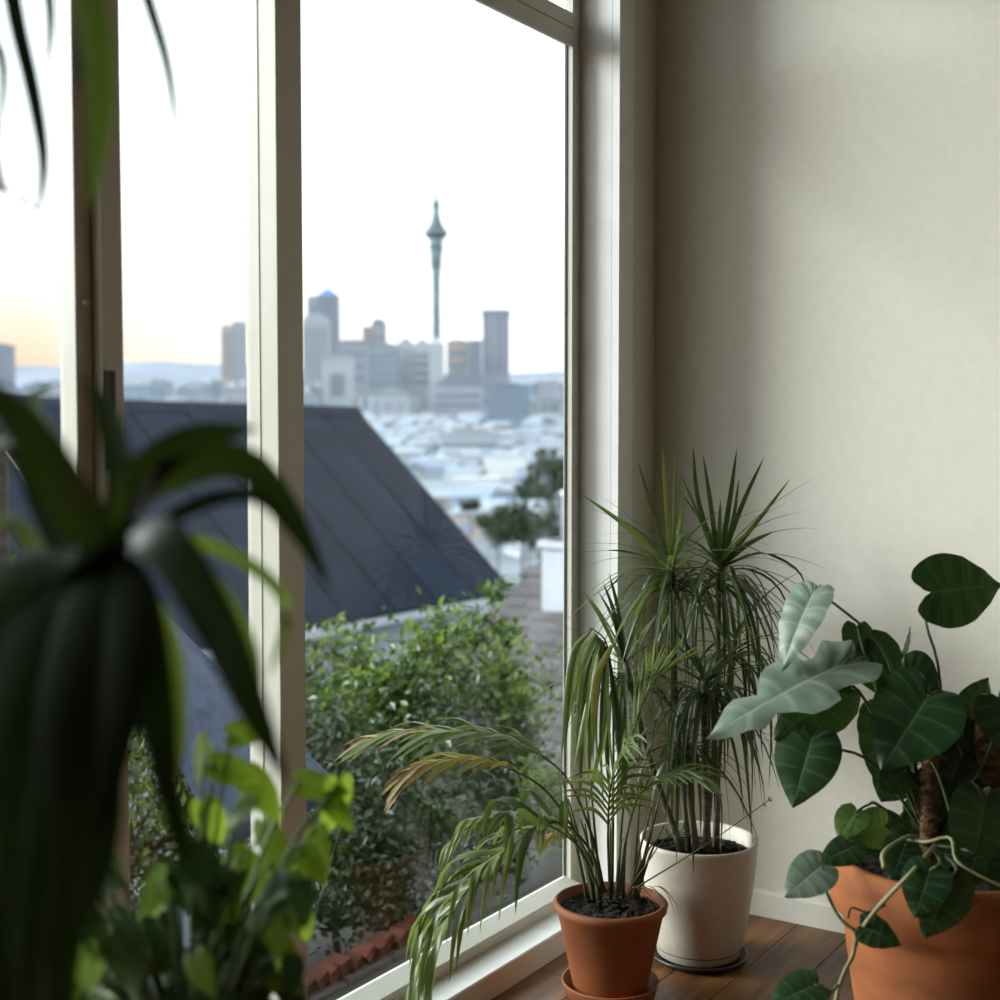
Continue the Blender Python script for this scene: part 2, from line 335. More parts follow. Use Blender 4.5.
# ================================================================== potted palm, small terracotta pot
def pot_profile(r0, r1, h, rim, lip, t=0.008):
    return [(0.001, 0.0), (r0 * 0.96, 0), (r0, 0.006), (r0 + (r1 - lip - r0) * 0.97, h - rim), (r1, h - rim + 0.004), (r1 + 0.002, h - 0.006), (r1 - 0.003, h), (r1 - t, h), (r1 - t - 0.006, h - 0.04), (0.001, h - 0.045)]
def soil_disc(mb, r, z, c, seed):
    rr = random.Random(seed); b = len(mb.v); n = 28; rings = 7
    for j in range(rings + 1):
        for k in range(n):
            a = 2 * PI * k / n; q = r * j / rings
            mb.v.append((c[0] + q * math.cos(a), c[1] + q * math.sin(a), z + (rr.uniform(-.006, .010) if j < rings else 0)))
    for j in range(rings):
        for k in range(n): mb.f.append((b + j * n + k, b + (j + 1) * n + k, b + (j + 1) * n + (k + 1) % n, b + j * n + (k + 1) % n))
    for _ in range(60):
        a = rr.uniform(0, 2 * PI); q = r * 0.95 * math.sqrt(rr.random()); s = rr.uniform(.002, .006); p = V((c[0] + q * math.cos(a), c[1] + q * math.sin(a), z + .004))
        mb.box(p.x - s, p.x + s, p.y - s, p.y + s, p.z - s, p.z + s)
    return mb
PP = onz(610, 996, 0)
sc_ = MB().lathe([(0.001, 0.0), (0.088, 0), (0.096, 0.006), (0.104, 0.034), (0.1045, 0.037), (0.100, 0.038), (0.092, 0.012), (0.001, 0.010)], 48).build('saucer', 'terracotta', smooth=True)
sc_.location = PP; tag(sc_, 'small terracotta saucer under the palm pot', 'saucer')
palm = tag(empty('potted_palm', PP + V((0, 0, 0.0121))), 'small palm with long drooping fronds in a plain terracotta pot', 'plant')
PB = PP + V((0, 0, 0.0121))
MB().lathe(pot_profile(0.078, 0.121, 0.198, 0.022, 0.006), 56).build('pot', 'terracotta', palm, True)
soil_disc(MB(), 0.108, 0.178, (0, 0, 0), 1).build('soil', 'soil', palm)
PD = 2.85
def frond(pix, leaf_len, wid, n, m_l, m_s='palm_stem', start=0.25, droop=0.6, sweep=0.5, both=True, hint=None, rnd=3, r=0.0035, fan=0.8, tipdry=False, lenfn=None):
    """pix: [(x, y, depth offset)] of the stalk; leaflets hang from it in pairs"""
    pts = spl([at(x, y, PD + d) for x, y, d in pix], 26); rr = random.Random(rnd)
    fr = MB().tube(pts, r, 0.0009, 6).part('frond', m_s, palm, True)
    for i in range(n):
        u = start + (1 - start) * (i + 0.5) / n; kf = u * 26; k0 = min(int(kf), 25); p = pts[k0].lerp(pts[k0 + 1], kf - k0); d = (pts[k0 + 1] - pts[k0]).normalized()
        up = (UPZ - d * UPZ.dot(d)); up = up.normalized() if up.length > .05 else V((0, 0, 1)); s = d.cross(up)
        for sgn in ((1, -1) if both else (1 if i % 2 else -1,)):
            L = leaf_len * (lenfn(u) if lenfn else (0.55 + 0.45 * math.sin(PI * (0.15 + 0.75 * (u - start) / (1 - start))))) * rr.uniform(.85, 1.12)
            dv = (d * (sweep + rr.uniform(-.1, .12)) + s * sgn * fan + up * rr.uniform(.0, .35)).normalized()
            e = p + dv * L * 0.55; tip = e + (dv * (1 - droop) + V((0, 0, -1)) * droop).normalized() * L * 0.55
            path = bez([p, p + dv * L * 0.45, e + V((0, 0, -0.02 * L)), tip], 7)
            mt = m_l if not (tipdry and u > 0.72 and rr.random() < .5) else 'palm_dry'
            strap(MB(), path, wid * rr.uniform(.8, 1.15), d.cross(dv).cross(dv) if False else d, 0.35, 'leaflet').part('leaflet', mt, fr, True)
# long frond arching over the sill with a browned end
frond([(604, 890, 0), (590, 830, .0), (560, 770, .02), (500, 738, .04), (430, 732, .05), (385, 738, .05)], .17, .011, 22, 'palm_leaf', start=.45, droop=.42, sweep=1.05, fan=.7, rnd=5, tipdry=True)
frond([(602, 890, .0), (585, 850, -.02), (545, 790, -.04), (490, 762, -.05), (440, 762, -.06), (415, 775, -.06)], .14, .011, 16, 'palm_yellow', start=.48, droop=.5, sweep=1.0, fan=.45, rnd=8, tipdry=True)
frond([(600, 890, 0), (580, 848, .03), (540, 822, .05), (490, 818, .06), (458, 838, .06)], .13, .011, 18, 'palm_leaf', start=.42, droop=.75, sweep=.7, fan=.5, rnd=11)
frond([(602, 892, -.02), (590, 850, -.08), (555, 822, -.14), (505, 850, -.20), (460, 900, -.22), (440, 945, -.22)], .23, .0135, 23, 'palm_leaf', start=.38, droop=.86, sweep=.55, fan=.32, rnd=14)
frond([(600, 892, -.03), (580, 850, -.10), (556, 822, -.15), (530, 828, -.17)], .27, .02, 6, 'palm_dark', start=.55, droop=.95, sweep=.3, fan=.2, rnd=21, both=False)
# upright frond folded over at the top
up_pts = spl([at(x, y, PD + d) for x, y, d in ((612, 892, 0), (613, 800, .02), (613, 700, .03), (607, 645, .02), (592, 628, .0))], 26)
ufr = MB().tube(up_pts, .004, .0012, 6).part('frond', 'palm_stem', palm, True)
for k, (x0, y0, x1, y1, x2, y2, w_) in enumerate(((592, 628, 570, 660, 562, 775, 9), (596, 634, 578, 670, 572, 790, 11), (600, 638, 586, 690, 582, 800, 12), (604, 642, 592, 700, 590, 790, 12), (606, 646, 598, 710, 600, 770, 11),
        (608, 650, 606, 720, 612, 800, 12), (609, 658, 616, 720, 622, 770, 10), (610, 668, 618, 730, 634, 775, 8), (598, 636, 573, 690, 566, 740, 8), (602, 640, 584, 720, 576, 770, 10), (607, 648, 602, 730, 606, 810, 11), (612, 690, 600, 750, 590, 805, 9), (612, 700, 622, 760, 618, 815, 9))):
    for j in (0, 1):
        dd = (-.04, .0, .03)[(k + j) % 3]; x1 += j * 4; x2 += j * 6 - 2; y2 -= j * (14 + 5 * (k % 4))
        strap(MB(), spl([at(x0, y0, PD + .01), at(x1, y1, PD + dd), at(x2, y2, PD + dd * 1.3)], 9), w_ * .52 * PD / FPX, RT.lerp(F0, (-.5, .1, .6)[(k * 2 + j) % 3]), .6, 'leaflet').part('leaflet', ('palm_leaf', 'palm_pale', 'palm_dark', 'palm_leaf')[(k + 2 * j) % 4], ufr, True)
strap(MB(), spl([at(612, 645, PD), at(596, 680, PD - .05), at(592, 740, PD - .07)], 9), .014, RT, .3).part('leaflet', 'palm_yellow', ufr, True)
frond([(618, 892, .02), (622, 820, .03), (632, 740, .03), (648, 690, .02), (664, 672, .0)], .14, .008, 19, 'palm_leaf', start=.35, droop=.25, sweep=.9, fan=.5, rnd=31)
frond([(620, 892, 0), (626, 840, -.02), (640, 795, -.05), (668, 778, -.08), (696, 776, -.1)], .11, .008, 18, 'palm_leaf', start=.35, droop=.45, sweep=.9, fan=.55, rnd=37)
frond([(610, 892, 0), (608, 830, -.04), (612, 780, -.07), (628, 745, -.08)], .14, .008, 16, 'palm_leaf', start=.35, droop=.5, sweep=.8, fan=.55, rnd=41)
frond([(606, 892, .03), (592, 860, .06), (570, 835, .08), (550, 838, .09)], .07, .007, 7, 'palm_yellow', start=.6, droop=.8, sweep=.5, fan=.4, rnd=44)
frond([(632, 890, -.02), (662, 872, -.05), (710, 842, -.07), (772, 798, -.08)], .02, .003, 2, 'palm_dark', start=.93, droop=.4, rnd=47, r=.0022)
frond([(628, 890, -.02), (648, 862, -.03), (664, 840, -.02), (686, 828, 0)], .05, .004, 4, 'palm_dark', start=.7, droop=.4, rnd=48, r=.002)
for k in range(16):
    rr = random.Random(100 + k); bx = 612 + rr.uniform(-26, 26); b0 = at(bx, 900, PD + rr.uniform(-.05, .05)); tx = bx + (bx - 612) * rr.uniform(.3, 1.4)
    MB().tube(bez([b0, at(bx + (tx - bx) * .3, 860, PD), at(tx, rr.uniform(770, 845), PD + rr.uniform(-.04, .04))], 6), .0045, .0018, 6).part('stalk', 'palm_stem', palm, True)
for k in range(5):
    rr = random.Random(140 + k); p = at(640 + k * 6 - 14, 895, PD - .03)
    strap(MB(), bez([p, p + V((rr.uniform(0, .03), -.01, .05)), p + V((.06, rr.uniform(-.03, .02), .02)), p + V((.07, 0, -.03))], 8), .004, V((0, 1, 0)), .2).part('dry_leaf', 'palm_dry', palm, True)

# ================================================================== dracaena in the cream pot
DP = onz(698, 957, 0)
plate = MB().lathe([(0.001, 0), (0.098, 0), (0.112, 0.010), (0.114, 0.016), (0.108, 0.016), (0.098, 0.008), (0.001, 0.006)], 48).build('plant_tray', 'dark_plate', smooth=True)
plate.location = DP; tag(plate, 'flat dark tray under the cream pot', 'tray')
drac = tag(empty('potted_dracaena', DP + V((0, 0, 0.0081))), 'spiky narrow leaved dracaena with thin stems in a cream ceramic pot', 'plant')
MB().lathe([(0.001, 0.0), (0.084, 0), (0.094, 0.006), (0.096, 0.022), (0.1, 0.026), (0.112, 0.08), (0.124, 0.16), (0.131, 0.22), (0.134, 0.262), (0.135, 0.270), (0.131, 0.273), (0.125, 0.270), (0.121, 0.23), (0.001, 0.22)], 56).build('pot', 'cream_pot', drac, True)
MB().lathe([(0.0965, 0.0215), (0.0985, 0.0245), (0.0965, 0.0275)], 48, False, False).build('foot_groove', 'dark_plate', drac, True)
soil_disc(MB(), 0.122, 0.238, (0, 0, 0), 2).build('soil', 'soil', drac)
DD = 3.06
def drac_leaf(b, pts, w, m, parent, side=None):
    path = spl([b] + pts, 9) if len(pts) > 1 else bez([b, b.lerp(pts[0], .5) + V((0, 0, .015)), pts[0]], 9)
    strap(MB(), path, w, side or RT.lerp(F0, random.uniform(-.3, .5)), .3).part('leaf', m, parent, True)
def crown(name_px, d, stem_px, fixed, n_fill, L, w, seed, lo=-0.9, hi=0.9, droop=.6, pale=0.1):
    rr = random.Random(seed); c = at(name_px[0], name_px[1], DD + d)
    base = at(stem_px[0], stem_px[1], DD + d * .3)
    st = MB().tube(spl([base, base.lerp(c, .5) + RT * rr.uniform(-.015, .015), c], 10), .009, .007, 8).part('stem', 'drac_stem', drac, True)
    for f in fixed:
        pts = [at(x, y, DD + d + dd) for x, y, dd in f[0]]; b = c - UPZ * .012
        drac_leaf(b, pts, f[1] if len(f) > 1 else w, f[2] if len(f) > 2 else 'drac_leaf', st)
    for k in range(n_fill):
        az = 2 * PI * (k * .618 + rr.uniform(-.05, .05)); el = lo + (hi - lo) * (k + .5) / n_fill; l = L * rr.uniform(.8, 1.1)
        h = V((math.cos(az), math.sin(az), 0)); b = c + UPZ * (-.05 + .06 * (k / n_fill)); d1 = h * math.cos(max(el, -.2)) + UPZ * math.sin(max(el, -.2))
        dr = droop * (1 - (k / n_fill) * .70); l *= 1.25 - .25 * k / n_fill
        p1 = b + d1 * l * .45; tip = p1 + (d1 * (1 - dr) - UPZ * dr * 1.05).normalized() * l * .55
        if tip.y > YE - .02: tip.y = YE - .02
        if p1.y > YE - .02: p1.y = YE - .02
        if tip.x < -1.5 and tip.y > 2.86: tip.x = -1.5
        strap(MB(), bez([b, b.lerp(p1, .6), p1 + UPZ * .01, tip], 8), w * rr.uniform(.7, 1.1), h.cross(UPZ), .3).part('leaf', 'drac_leaf_pale' if rr.random() < pale else 'drac_leaf', st, True)
_crown = crown
def crown(name_px, d, stem_px, fixed, n_fill, L, w, seed, **k):
    _crown(name_px, d, stem_px, fixed, n_fill, L, w, seed, **k)
    st = [c for c in drac.children if c.name.startswith('stem')][-1]; rr = random.Random(seed + 50); c = at(name_px[0], name_px[1], DD + d)
    for j in range(13):
        az = 2 * PI * (j / 13 + rr.uniform(-.03, .03)); h = V((math.cos(az), math.sin(az), 0)); b = c - UPZ * rr.uniform(.03, .07); l = L * rr.uniform(.8, 1.15)
        pts = [b, b + h * l * .22 + UPZ * .02, b + h * l * .36 - UPZ * l * .12, b + h * l * .42 - UPZ * l * .45, b + h * l * rr.uniform(.40, .5) - UPZ * l * .9]
        for q in pts: q.y = min(q.y, YE - .02); q.x = max(q.x, -1.49 if q.y > 2.85 else -1.6)
        strap(MB(), spl(pts, 10), w * rr.uniform(.8, 1.1), h.cross(UPZ), .35).part('leaf', 'drac_leaf', st, True)
crown((672, 566), -.02, (690, 850), [([(652, 510, 0), (638, 461, 0)], .011), ([(666, 500, .02), (663, 447, .02)], .012, 'drac_leaf_pale'), ([(674, 505, -.02), (675, 453, -.02)], .011), ([(682, 515, 0), (681, 467, .02)], .010),
    ([(628, 528, -.02), (583, 495, -.03)], .012, 'drac_leaf_pale'), ([(630, 552, -.05), (577, 552, -.08)], .006), ([(655, 585, -.06), (640, 610, -.08), (627, 648, -.09)], .013, 'drac_leaf_pale'),
    ([(648, 588, -.08), (634, 615, -.1), (628, 640, -.1)], .010, 'drac_leaf_pale'), ([(662, 590, -.08), (662, 640, -.1)], .012, 'drac_leaf_pale'), ([(640, 578, -.03), (615, 602, -.04)], .009), ([(630, 570, -.03), (600, 600, -.04)], .007)], 44, .27, .0115, 201, droop=.75, pale=.25)
crown((719, 563), 0, (705, 850), [([(729, 505, 0), (737, 448, 0)], .013), ([(742, 505, .02), (764, 457, .02)], .012), ([(758, 520, .03), (790, 479, .03)], .012), ([(711, 505, 0), (703, 454, 0)], .012), ([(698, 500, .02), (693, 445, .03)], .012),
    ([(733, 520, .02), (739, 478, .03)], .010), ([(748, 545, 0), (775, 531, 0)], .010), ([(760, 553, -.02), (795, 568, -.03), (808, 590, -.03)], .007), ([(700, 520, -.03), (678, 468, -.03)], .010),
    ([(752, 570, -.03), (780, 590, -.04), (800, 640, -.04)], .006), ([(742, 590, -.06), (757, 640, -.08), (760, 690, -.08)], .010)], 48, .29, .0115, 202, droop=.8)
crown((625, 662), -.06, (682, 850), [([(602, 620, -.02), (585, 594, -.03)], .009, 'drac_leaf_pale'), ([(613, 620, 0), (598, 591, 0)], .010), ([(615, 615, 0), (603, 582, 0)], .010), ([(618, 610, .0), (609, 573, 0)], .010)], 26, .22, .0105, 203, droop=.6, pale=.2)
crown((704, 680), -.08, (708, 850), [([(735, 655, -.05), (768, 648, -.07)], .012), ([(732, 672, -.07), (762, 664, -.09)], .012), ([(738, 690, -.06), (752, 730, -.08), (752, 780, -.08)], .010)], 36, .27, .013, 204, droop=.85)
crown((684, 735), -.1, (696, 850), [], 28, .22, .0105, 205, droop=.75, pale=.2)
crown((735, 640), .04, (716, 850), [], 30, .27, .011, 206, droop=.9)

# ================================================================== climbing philodendron in the large terracotta pot
BP = V((-0.603, 2.395, 0)); HB = .455
phil = tag(empty('potted_philodendron', BP), 'broad leaved climbing philodendron trailing from a large weathered terracotta pot', 'plant')
MB().lathe([(0.001, 0.0), (0.128, 0), (0.134, 0.01), (0.172, 0.27), (0.178, 0.315), (0.178, 0.33), (0.186, 0.345), (0.203, 0.365), (0.206, 0.40), (0.206, HB - .008), (0.200, HB), (0.188, HB), (0.180, HB - .05), (0.001, HB - .06)], 64).build('pot', 'terracotta_old', phil, True)
soil_disc(MB(), 0.182, HB - .035, (0, 0, 0), 3).build('soil', 'soil', phil)
QD = 2.37
def coir_pole(px, py0, py1, d, r, seed):
    a = at(px, py0, QD + d); a.z = HB - .05; b = at(px + 3, py1, QD + d); rr = random.Random(seed)
    pl = MB().tube([a.lerp(b, i / 8) for i in range(9)], r, r * .95, 14).part('moss_pole', 'coir', phil, True)
    hair = MB()
    for k in range(260):
        q = a.lerp(b, rr.random()); an = rr.uniform(0, 2 * PI); dv = V((math.cos(an), math.sin(an), 0)); p0 = q + dv * r * .95; t_ = V((-dv.y, dv.x, 0))
        e_ = p0 + dv * rr.uniform(.004, .016) + t_ * rr.uniform(-.02, .02) + UPZ * rr.uniform(-.02, .02)
        hair.tube([p0, p0.lerp(e_, .5) + dv * .004, e_], .0009, .0005, 3)
    h = hair.part('coir_fibre', 'coir', pl); h['kind'] = 'stuff'
    top = MB().lathe([(0.001, -.02), (r * 1.1, -.015), (r * 1.2, .0), (r * .9, .014), (0.001, .02)], 12, c=tuple(b)).part('moss_cap', 'moss', pl, True)
coir_pole(985, 860, 712, .05, .035, 1); coir_pole(928, 860, 735, .0, .016, 2)
CV = -F0
def pleaf(bx, by, bd, tx, ty, td, w, n=(1, .4, 0), m='philo_leaf', stalk=None, **k):
    b = at(bx, by, QD + bd); tp = at(tx, ty, QD + td); nn = CV * n[0] + UPZ * n[1] + RT * n[2]
    lf = broad(b, tp, nn, w * QD / FPX, **k).part('leaf', m, phil, True)
    if stalk:
        pts = [b + nn.normalized() * .001] + [at(x, y, QD + d) for x, y, d in stalk]
        MB().tube(spl(pts, 12), .0022, .0034, 6).part('petiole', 'petiole', lf, True)
    return lf
ROOT = (930, 845, .02)
pleaf(934, 592, 0, 1004, 584, .03, 78, (1, .25, -.1), back=166, stalk=[(926, 622, -.005), (938, 665, .02), (942, 740, .03), ROOT], droop=.05, fold=.05)
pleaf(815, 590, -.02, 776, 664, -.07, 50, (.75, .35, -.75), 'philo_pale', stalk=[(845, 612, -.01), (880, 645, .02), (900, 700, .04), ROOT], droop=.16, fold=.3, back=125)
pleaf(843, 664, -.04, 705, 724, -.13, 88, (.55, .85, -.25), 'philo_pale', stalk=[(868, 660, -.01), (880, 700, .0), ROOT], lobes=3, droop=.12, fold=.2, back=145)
pleaf(838, 690, -.01, 778, 742, -.04, 70, (.8, .2, .3), stalk=[(865, 700, 0), ROOT], droop=.15)
pleaf(812, 738, -.03, 792, 806, -.06, 66, (.9, .35, -.25), stalk=[(835, 748, -.02), (865, 758, 0), (895, 790, 0), ROOT], droop=.22, fold=.25)
pleaf(857, 628, .06, 860, 664, .04, 36, (1, .1, .2), stalk=[(870, 670, .04), ROOT])
pleaf(868, 648, .05, 905, 700, .03, 62, (.9, .35, .15), stalk=[(880, 690, .05), ROOT])
pleaf(904, 655, .06, 914, 627, .06, 14, (.7, .1, .9), stalk=[(903, 690, .05), ROOT], back=110)
pleaf(928, 696, -.09, 882, 768, -.13, 88, (.85, .55, -.05), stalk=[(940, 700, -.04), (938, 760, 0), ROOT], droop=.10, fold=.22)
pleaf(905, 672, .02, 942, 690, .0, 56, (.9, .3, 0), stalk=[(925, 720, .03), ROOT])
pleaf(966, 716, .04, 992, 678, .05, 40, (1, .15, .2), stalk=[(960, 750, .04), ROOT])
pleaf(880, 716, .03, 890, 795, .0, 58, (.9, .1, .3), stalk=[(900, 740, .03), ROOT])
pleaf(905, 770, .0, 880, 788, -.03, 40, (.9, .3, 0), stalk=[(915, 800, 0), ROOT])
pleaf(856, 812, -.05, 838, 838, -.08, 34, (.8, .4, -.5), 'philo_fresh', stalk=[(868, 805, -.04), (880, 806, -.02), ROOT])
pleaf(885, 825, -.05, 850, 838, -.09, 42, (.9, .4, 0), 'philo_fresh', stalk=[(895, 835, -.04), ROOT])
pleaf(857, 845, -.08, 818, 862, -.10, 32, (.7, .6, .1), stalk=[(880, 850, -.04), ROOT])
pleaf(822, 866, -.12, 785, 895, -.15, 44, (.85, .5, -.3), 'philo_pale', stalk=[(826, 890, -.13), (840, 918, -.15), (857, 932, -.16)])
pleaf(930, 870, -.21, 915, 918, -.23, 46, (1, .35, -.2), stalk=[(940, 862, -.19), ROOT])
pleaf(950, 880, -.20, 928, 940, -.23, 56, (1, .3, .15), stalk=[(955, 866, -.19), ROOT])
pleaf(862, 926, -.18, 903, 943, -.20, 34, (.8, .7, .1), stalk=[(858, 930, -.17), (856, 945, -.17)], back=130)
pleaf(985, 800, -.09, 975, 878, -.13, 72, (1, .2, .2), stalk=[(985, 790, -.05), ROOT], droop=.18)
pleaf(1000, 700, .0, 1030, 760, -.03, 70, (1, .3, .2), stalk=[(985, 760, 0), ROOT])
pleaf(815, 985, -.22, 770, 1004, -.26, 40, (.6, .9, .1), stalk=[(830, 992, -.21), (838, 985, -.20)])
pleaf(905, 845, -.10, 892, 880, -.14, 40, (1, .3, -.1), stalk=[(915, 840, -.06), ROOT])
pleaf(960, 760, .02, 945, 800, .0, 44, (1, .1, .1), stalk=[(955, 790, .02), ROOT])
pleaf(1010, 840, -.08, 1000, 900, -.12, 60, (1, .2, 0), stalk=[(990, 820, -.03), ROOT])
pleaf(975, 860, -.17, 968, 890, -.19, 30, (1, .3, 0), stalk=[(965, 850, -.12), ROOT])
for k in range(15):
    rr = random.Random(300 + k); x_ = rr.uniform(875, 1000); y_ = rr.uniform(700, 830)
    pleaf(x_, y_, rr.uniform(.03, .12), x_ + rr.uniform(-35, 35), y_ + rr.uniform(25, 50), rr.uniform(.02, .1), rr.uniform(38, 60), (1, rr.uniform(0, .4), rr.uniform(-.5, .5)), stalk=[(x_ * .5 + 465, y_ * .5 + 420, .05), ROOT])
def vine(px, r, m='vine_stem'): MB().tube(spl([at(x, y, QD + d) for x, y, d in px], 22), r, r * .8, 7).part('vine', m, phil, True)
vine([(935, 845, -.08), (912, 872, -.22), (880, 905, -.20), (858, 935, -.17), (853, 955, -.16), (843, 975, -.18), (836, 1000, -.20), (833, 1040, -.22)], .0042)
vine([(902, 838, -.05), (925, 842, -.12), (950, 838, -.14), (956, 860, -.18), (978, 875, -.2), (1010, 890, -.21)], .003)
vine([(884, 868, -.19), (884, 852, -.17), (905, 838, -.1), (918, 836, -.04)], .004)
vine([(885, 905, -.2), (868, 912, -.18), (852, 908, -.17), (848, 918, -.165)], .0022, 'bark')
vine([(968, 800, .03), (964, 760, .03), (952, 732, .03), (950, 724, .03)], .004, 'petiole')
vine([(955, 830, -.06), (940, 780, -.03), (930, 760, -.01), (925, 755, .0)], .0025, 'petiole')

# ================================================================== broad strap plant close to the camera
ND = .86
SP = at(112, 530, ND); SX = V((SP.x, SP.y, 0))
corn = tag(empty('strap_leaf_plant', SX), 'tall dark plant with broad arching strap leaves in front of the windows', 'plant')
MB().lathe(pot_profile(.10, .13, .28, .03, .008), 40).build('pot', 'planter_glaze', corn, True)
soil_disc(MB(), .117, .252, (0, 0, 0), 5).build('soil', 'soil', corn)
MB().tube([(0, 0, .24), (-.03, -.01, .6), (-.05, -.01, .85), (0, 0, SP.z)], .013, .010, 10).build('stem', 'bark', corn, True)
MB().tube([(0, 0, .24), (-.06, -.03, .6), (-.08, -.035, .9)], .013, .010, 10).build('stem', 'bark', corn, True)
def sleaf(pts, w, m='strap_dark', d0=ND, fold=.22, hint=None):
    path = spl([at(x, y, d0 + d) for x, y, d in pts], 16)
    strap(MB(), path, w * ND / FPX, hint or RT, fold).part('leaf', m, corn, True)
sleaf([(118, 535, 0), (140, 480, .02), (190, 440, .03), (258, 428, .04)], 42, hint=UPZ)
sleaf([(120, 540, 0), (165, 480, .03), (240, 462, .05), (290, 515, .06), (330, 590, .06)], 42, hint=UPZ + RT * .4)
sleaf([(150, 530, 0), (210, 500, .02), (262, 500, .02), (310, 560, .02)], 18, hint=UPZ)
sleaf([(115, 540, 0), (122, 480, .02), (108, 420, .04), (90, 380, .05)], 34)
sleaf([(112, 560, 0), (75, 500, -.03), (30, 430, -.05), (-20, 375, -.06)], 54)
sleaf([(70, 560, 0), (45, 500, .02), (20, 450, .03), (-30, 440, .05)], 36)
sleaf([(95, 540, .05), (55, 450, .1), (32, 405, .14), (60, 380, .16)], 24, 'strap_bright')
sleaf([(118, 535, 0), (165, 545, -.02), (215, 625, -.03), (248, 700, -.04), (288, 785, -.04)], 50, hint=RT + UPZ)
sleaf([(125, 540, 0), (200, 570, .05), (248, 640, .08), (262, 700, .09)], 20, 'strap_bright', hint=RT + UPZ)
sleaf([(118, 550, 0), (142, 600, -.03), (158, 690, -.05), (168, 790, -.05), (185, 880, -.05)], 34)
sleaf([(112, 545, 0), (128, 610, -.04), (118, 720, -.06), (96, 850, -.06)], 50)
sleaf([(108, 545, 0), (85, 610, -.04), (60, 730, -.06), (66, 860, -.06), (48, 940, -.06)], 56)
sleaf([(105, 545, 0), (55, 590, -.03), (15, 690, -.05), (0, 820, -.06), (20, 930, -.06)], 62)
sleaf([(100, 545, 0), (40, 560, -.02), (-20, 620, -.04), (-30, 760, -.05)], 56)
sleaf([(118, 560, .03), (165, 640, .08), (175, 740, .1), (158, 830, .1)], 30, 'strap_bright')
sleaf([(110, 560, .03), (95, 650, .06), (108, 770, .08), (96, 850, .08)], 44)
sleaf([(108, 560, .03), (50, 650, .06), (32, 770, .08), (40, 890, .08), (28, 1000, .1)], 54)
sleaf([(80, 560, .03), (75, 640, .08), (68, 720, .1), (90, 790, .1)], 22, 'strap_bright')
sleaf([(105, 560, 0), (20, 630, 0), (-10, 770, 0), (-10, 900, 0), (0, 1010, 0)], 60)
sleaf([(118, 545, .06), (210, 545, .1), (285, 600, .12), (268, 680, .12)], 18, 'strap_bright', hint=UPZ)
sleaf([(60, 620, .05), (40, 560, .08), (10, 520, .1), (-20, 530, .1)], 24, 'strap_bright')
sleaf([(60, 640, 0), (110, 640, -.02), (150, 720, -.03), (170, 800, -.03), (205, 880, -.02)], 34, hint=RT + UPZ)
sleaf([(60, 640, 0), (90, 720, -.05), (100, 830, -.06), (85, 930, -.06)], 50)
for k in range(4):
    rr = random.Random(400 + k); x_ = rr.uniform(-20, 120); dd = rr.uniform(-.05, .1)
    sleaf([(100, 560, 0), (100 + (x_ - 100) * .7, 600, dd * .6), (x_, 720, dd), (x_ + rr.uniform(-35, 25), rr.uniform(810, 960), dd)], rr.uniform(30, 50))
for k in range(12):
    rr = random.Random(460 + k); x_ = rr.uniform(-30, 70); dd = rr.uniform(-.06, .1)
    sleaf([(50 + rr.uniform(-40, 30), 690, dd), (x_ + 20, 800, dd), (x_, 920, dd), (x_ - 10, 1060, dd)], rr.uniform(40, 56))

# ================================================================== bright trailing plant on a stool by the glass
KD = 1.3
KP = at(190, 900, KD); KX = V((KP.x, KP.y, 0))
stool = tag(empty('plant_stool', KX), 'round wooden stool under the bright trailing plant', 'stool')
MB().lathe([(0.001, .36), (.115, .36), (.12, .366), (.12, .384), (.115, .39), (.001, .39)], 36).build('seat', 'stool_wood', stool, True)
for a in (.4, .4 + PI / 2, .4 + PI, .4 + 1.5 * PI):
    MB().tube([(math.cos(a) * .12, math.sin(a) * .12, 0), (math.cos(a) * .08, math.sin(a) * .08, .36)], .014, .017, 8).build('leg', 'stool_wood', stool, True)
poth = tag(empty('trailing_pothos', KX + V((0, 0, .3901))), 'bright yellow-green trailing plant with heart leaves close to the window glass', 'plant')
MB().lathe(pot_profile(.075, .105, .15, .018, .005), 36).build('pot', 'cream_pot', poth, True)
soil_disc(MB(), .094, .13, (0, 0, 0), 6).build('soil', 'soil', poth)
KC = KX + V((0, 0, .53))
def kleaf(x, y, d, ang, L, n, m='pothos'):
    b = at(x, y, KD + d); dx, dy = math.cos(ang), math.sin(ang)
    tp = at(x + dx * L, y + dy * L, KD + d + random.uniform(-.03, .03))
    lf = broad(b, tp, CV * n[0] + UPZ * n[1] + RT * n[2], L * .66 * KD / FPX, droop=.15, rows=14).part('leaf', m, poth, True)
    MB().tube(spl([b, b.lerp(KC, .4) + V((0, 0, .05)), KC], 8), .0018, .0026, 5).part('petiole', 'petiole', lf, True)
for (x, y, d, a, L) in ((248, 775, .05, .9, 58), (300, 782, .1, .2, 50), (338, 785, .1, 1.7, 58), (265, 825, .08, 1.2, 54), (315, 830, .12, 1.4, 48), (215, 765, .0, .3, 50), (290, 880, .1, 1.5, 58), (240, 855, .05, 2.0, 54), (205, 805, .0, 1.2, 50), (262, 940, .08, 1.4, 56), (232, 735, .0, -.2, 44), (205, 745, .0, 1.9, 48), (300, 905, .1, 1.3, 44), (330, 800, .1, .9, 40), (282, 850, .1, 1.8, 48), (225, 900, .05, 1.5, 52), (250, 800, .0, 2.3, 40), (305, 850, .1, 1.1, 44)):
    kleaf(x, y, d, a, L, (.8, .4, random.uniform(-.6, .6)))
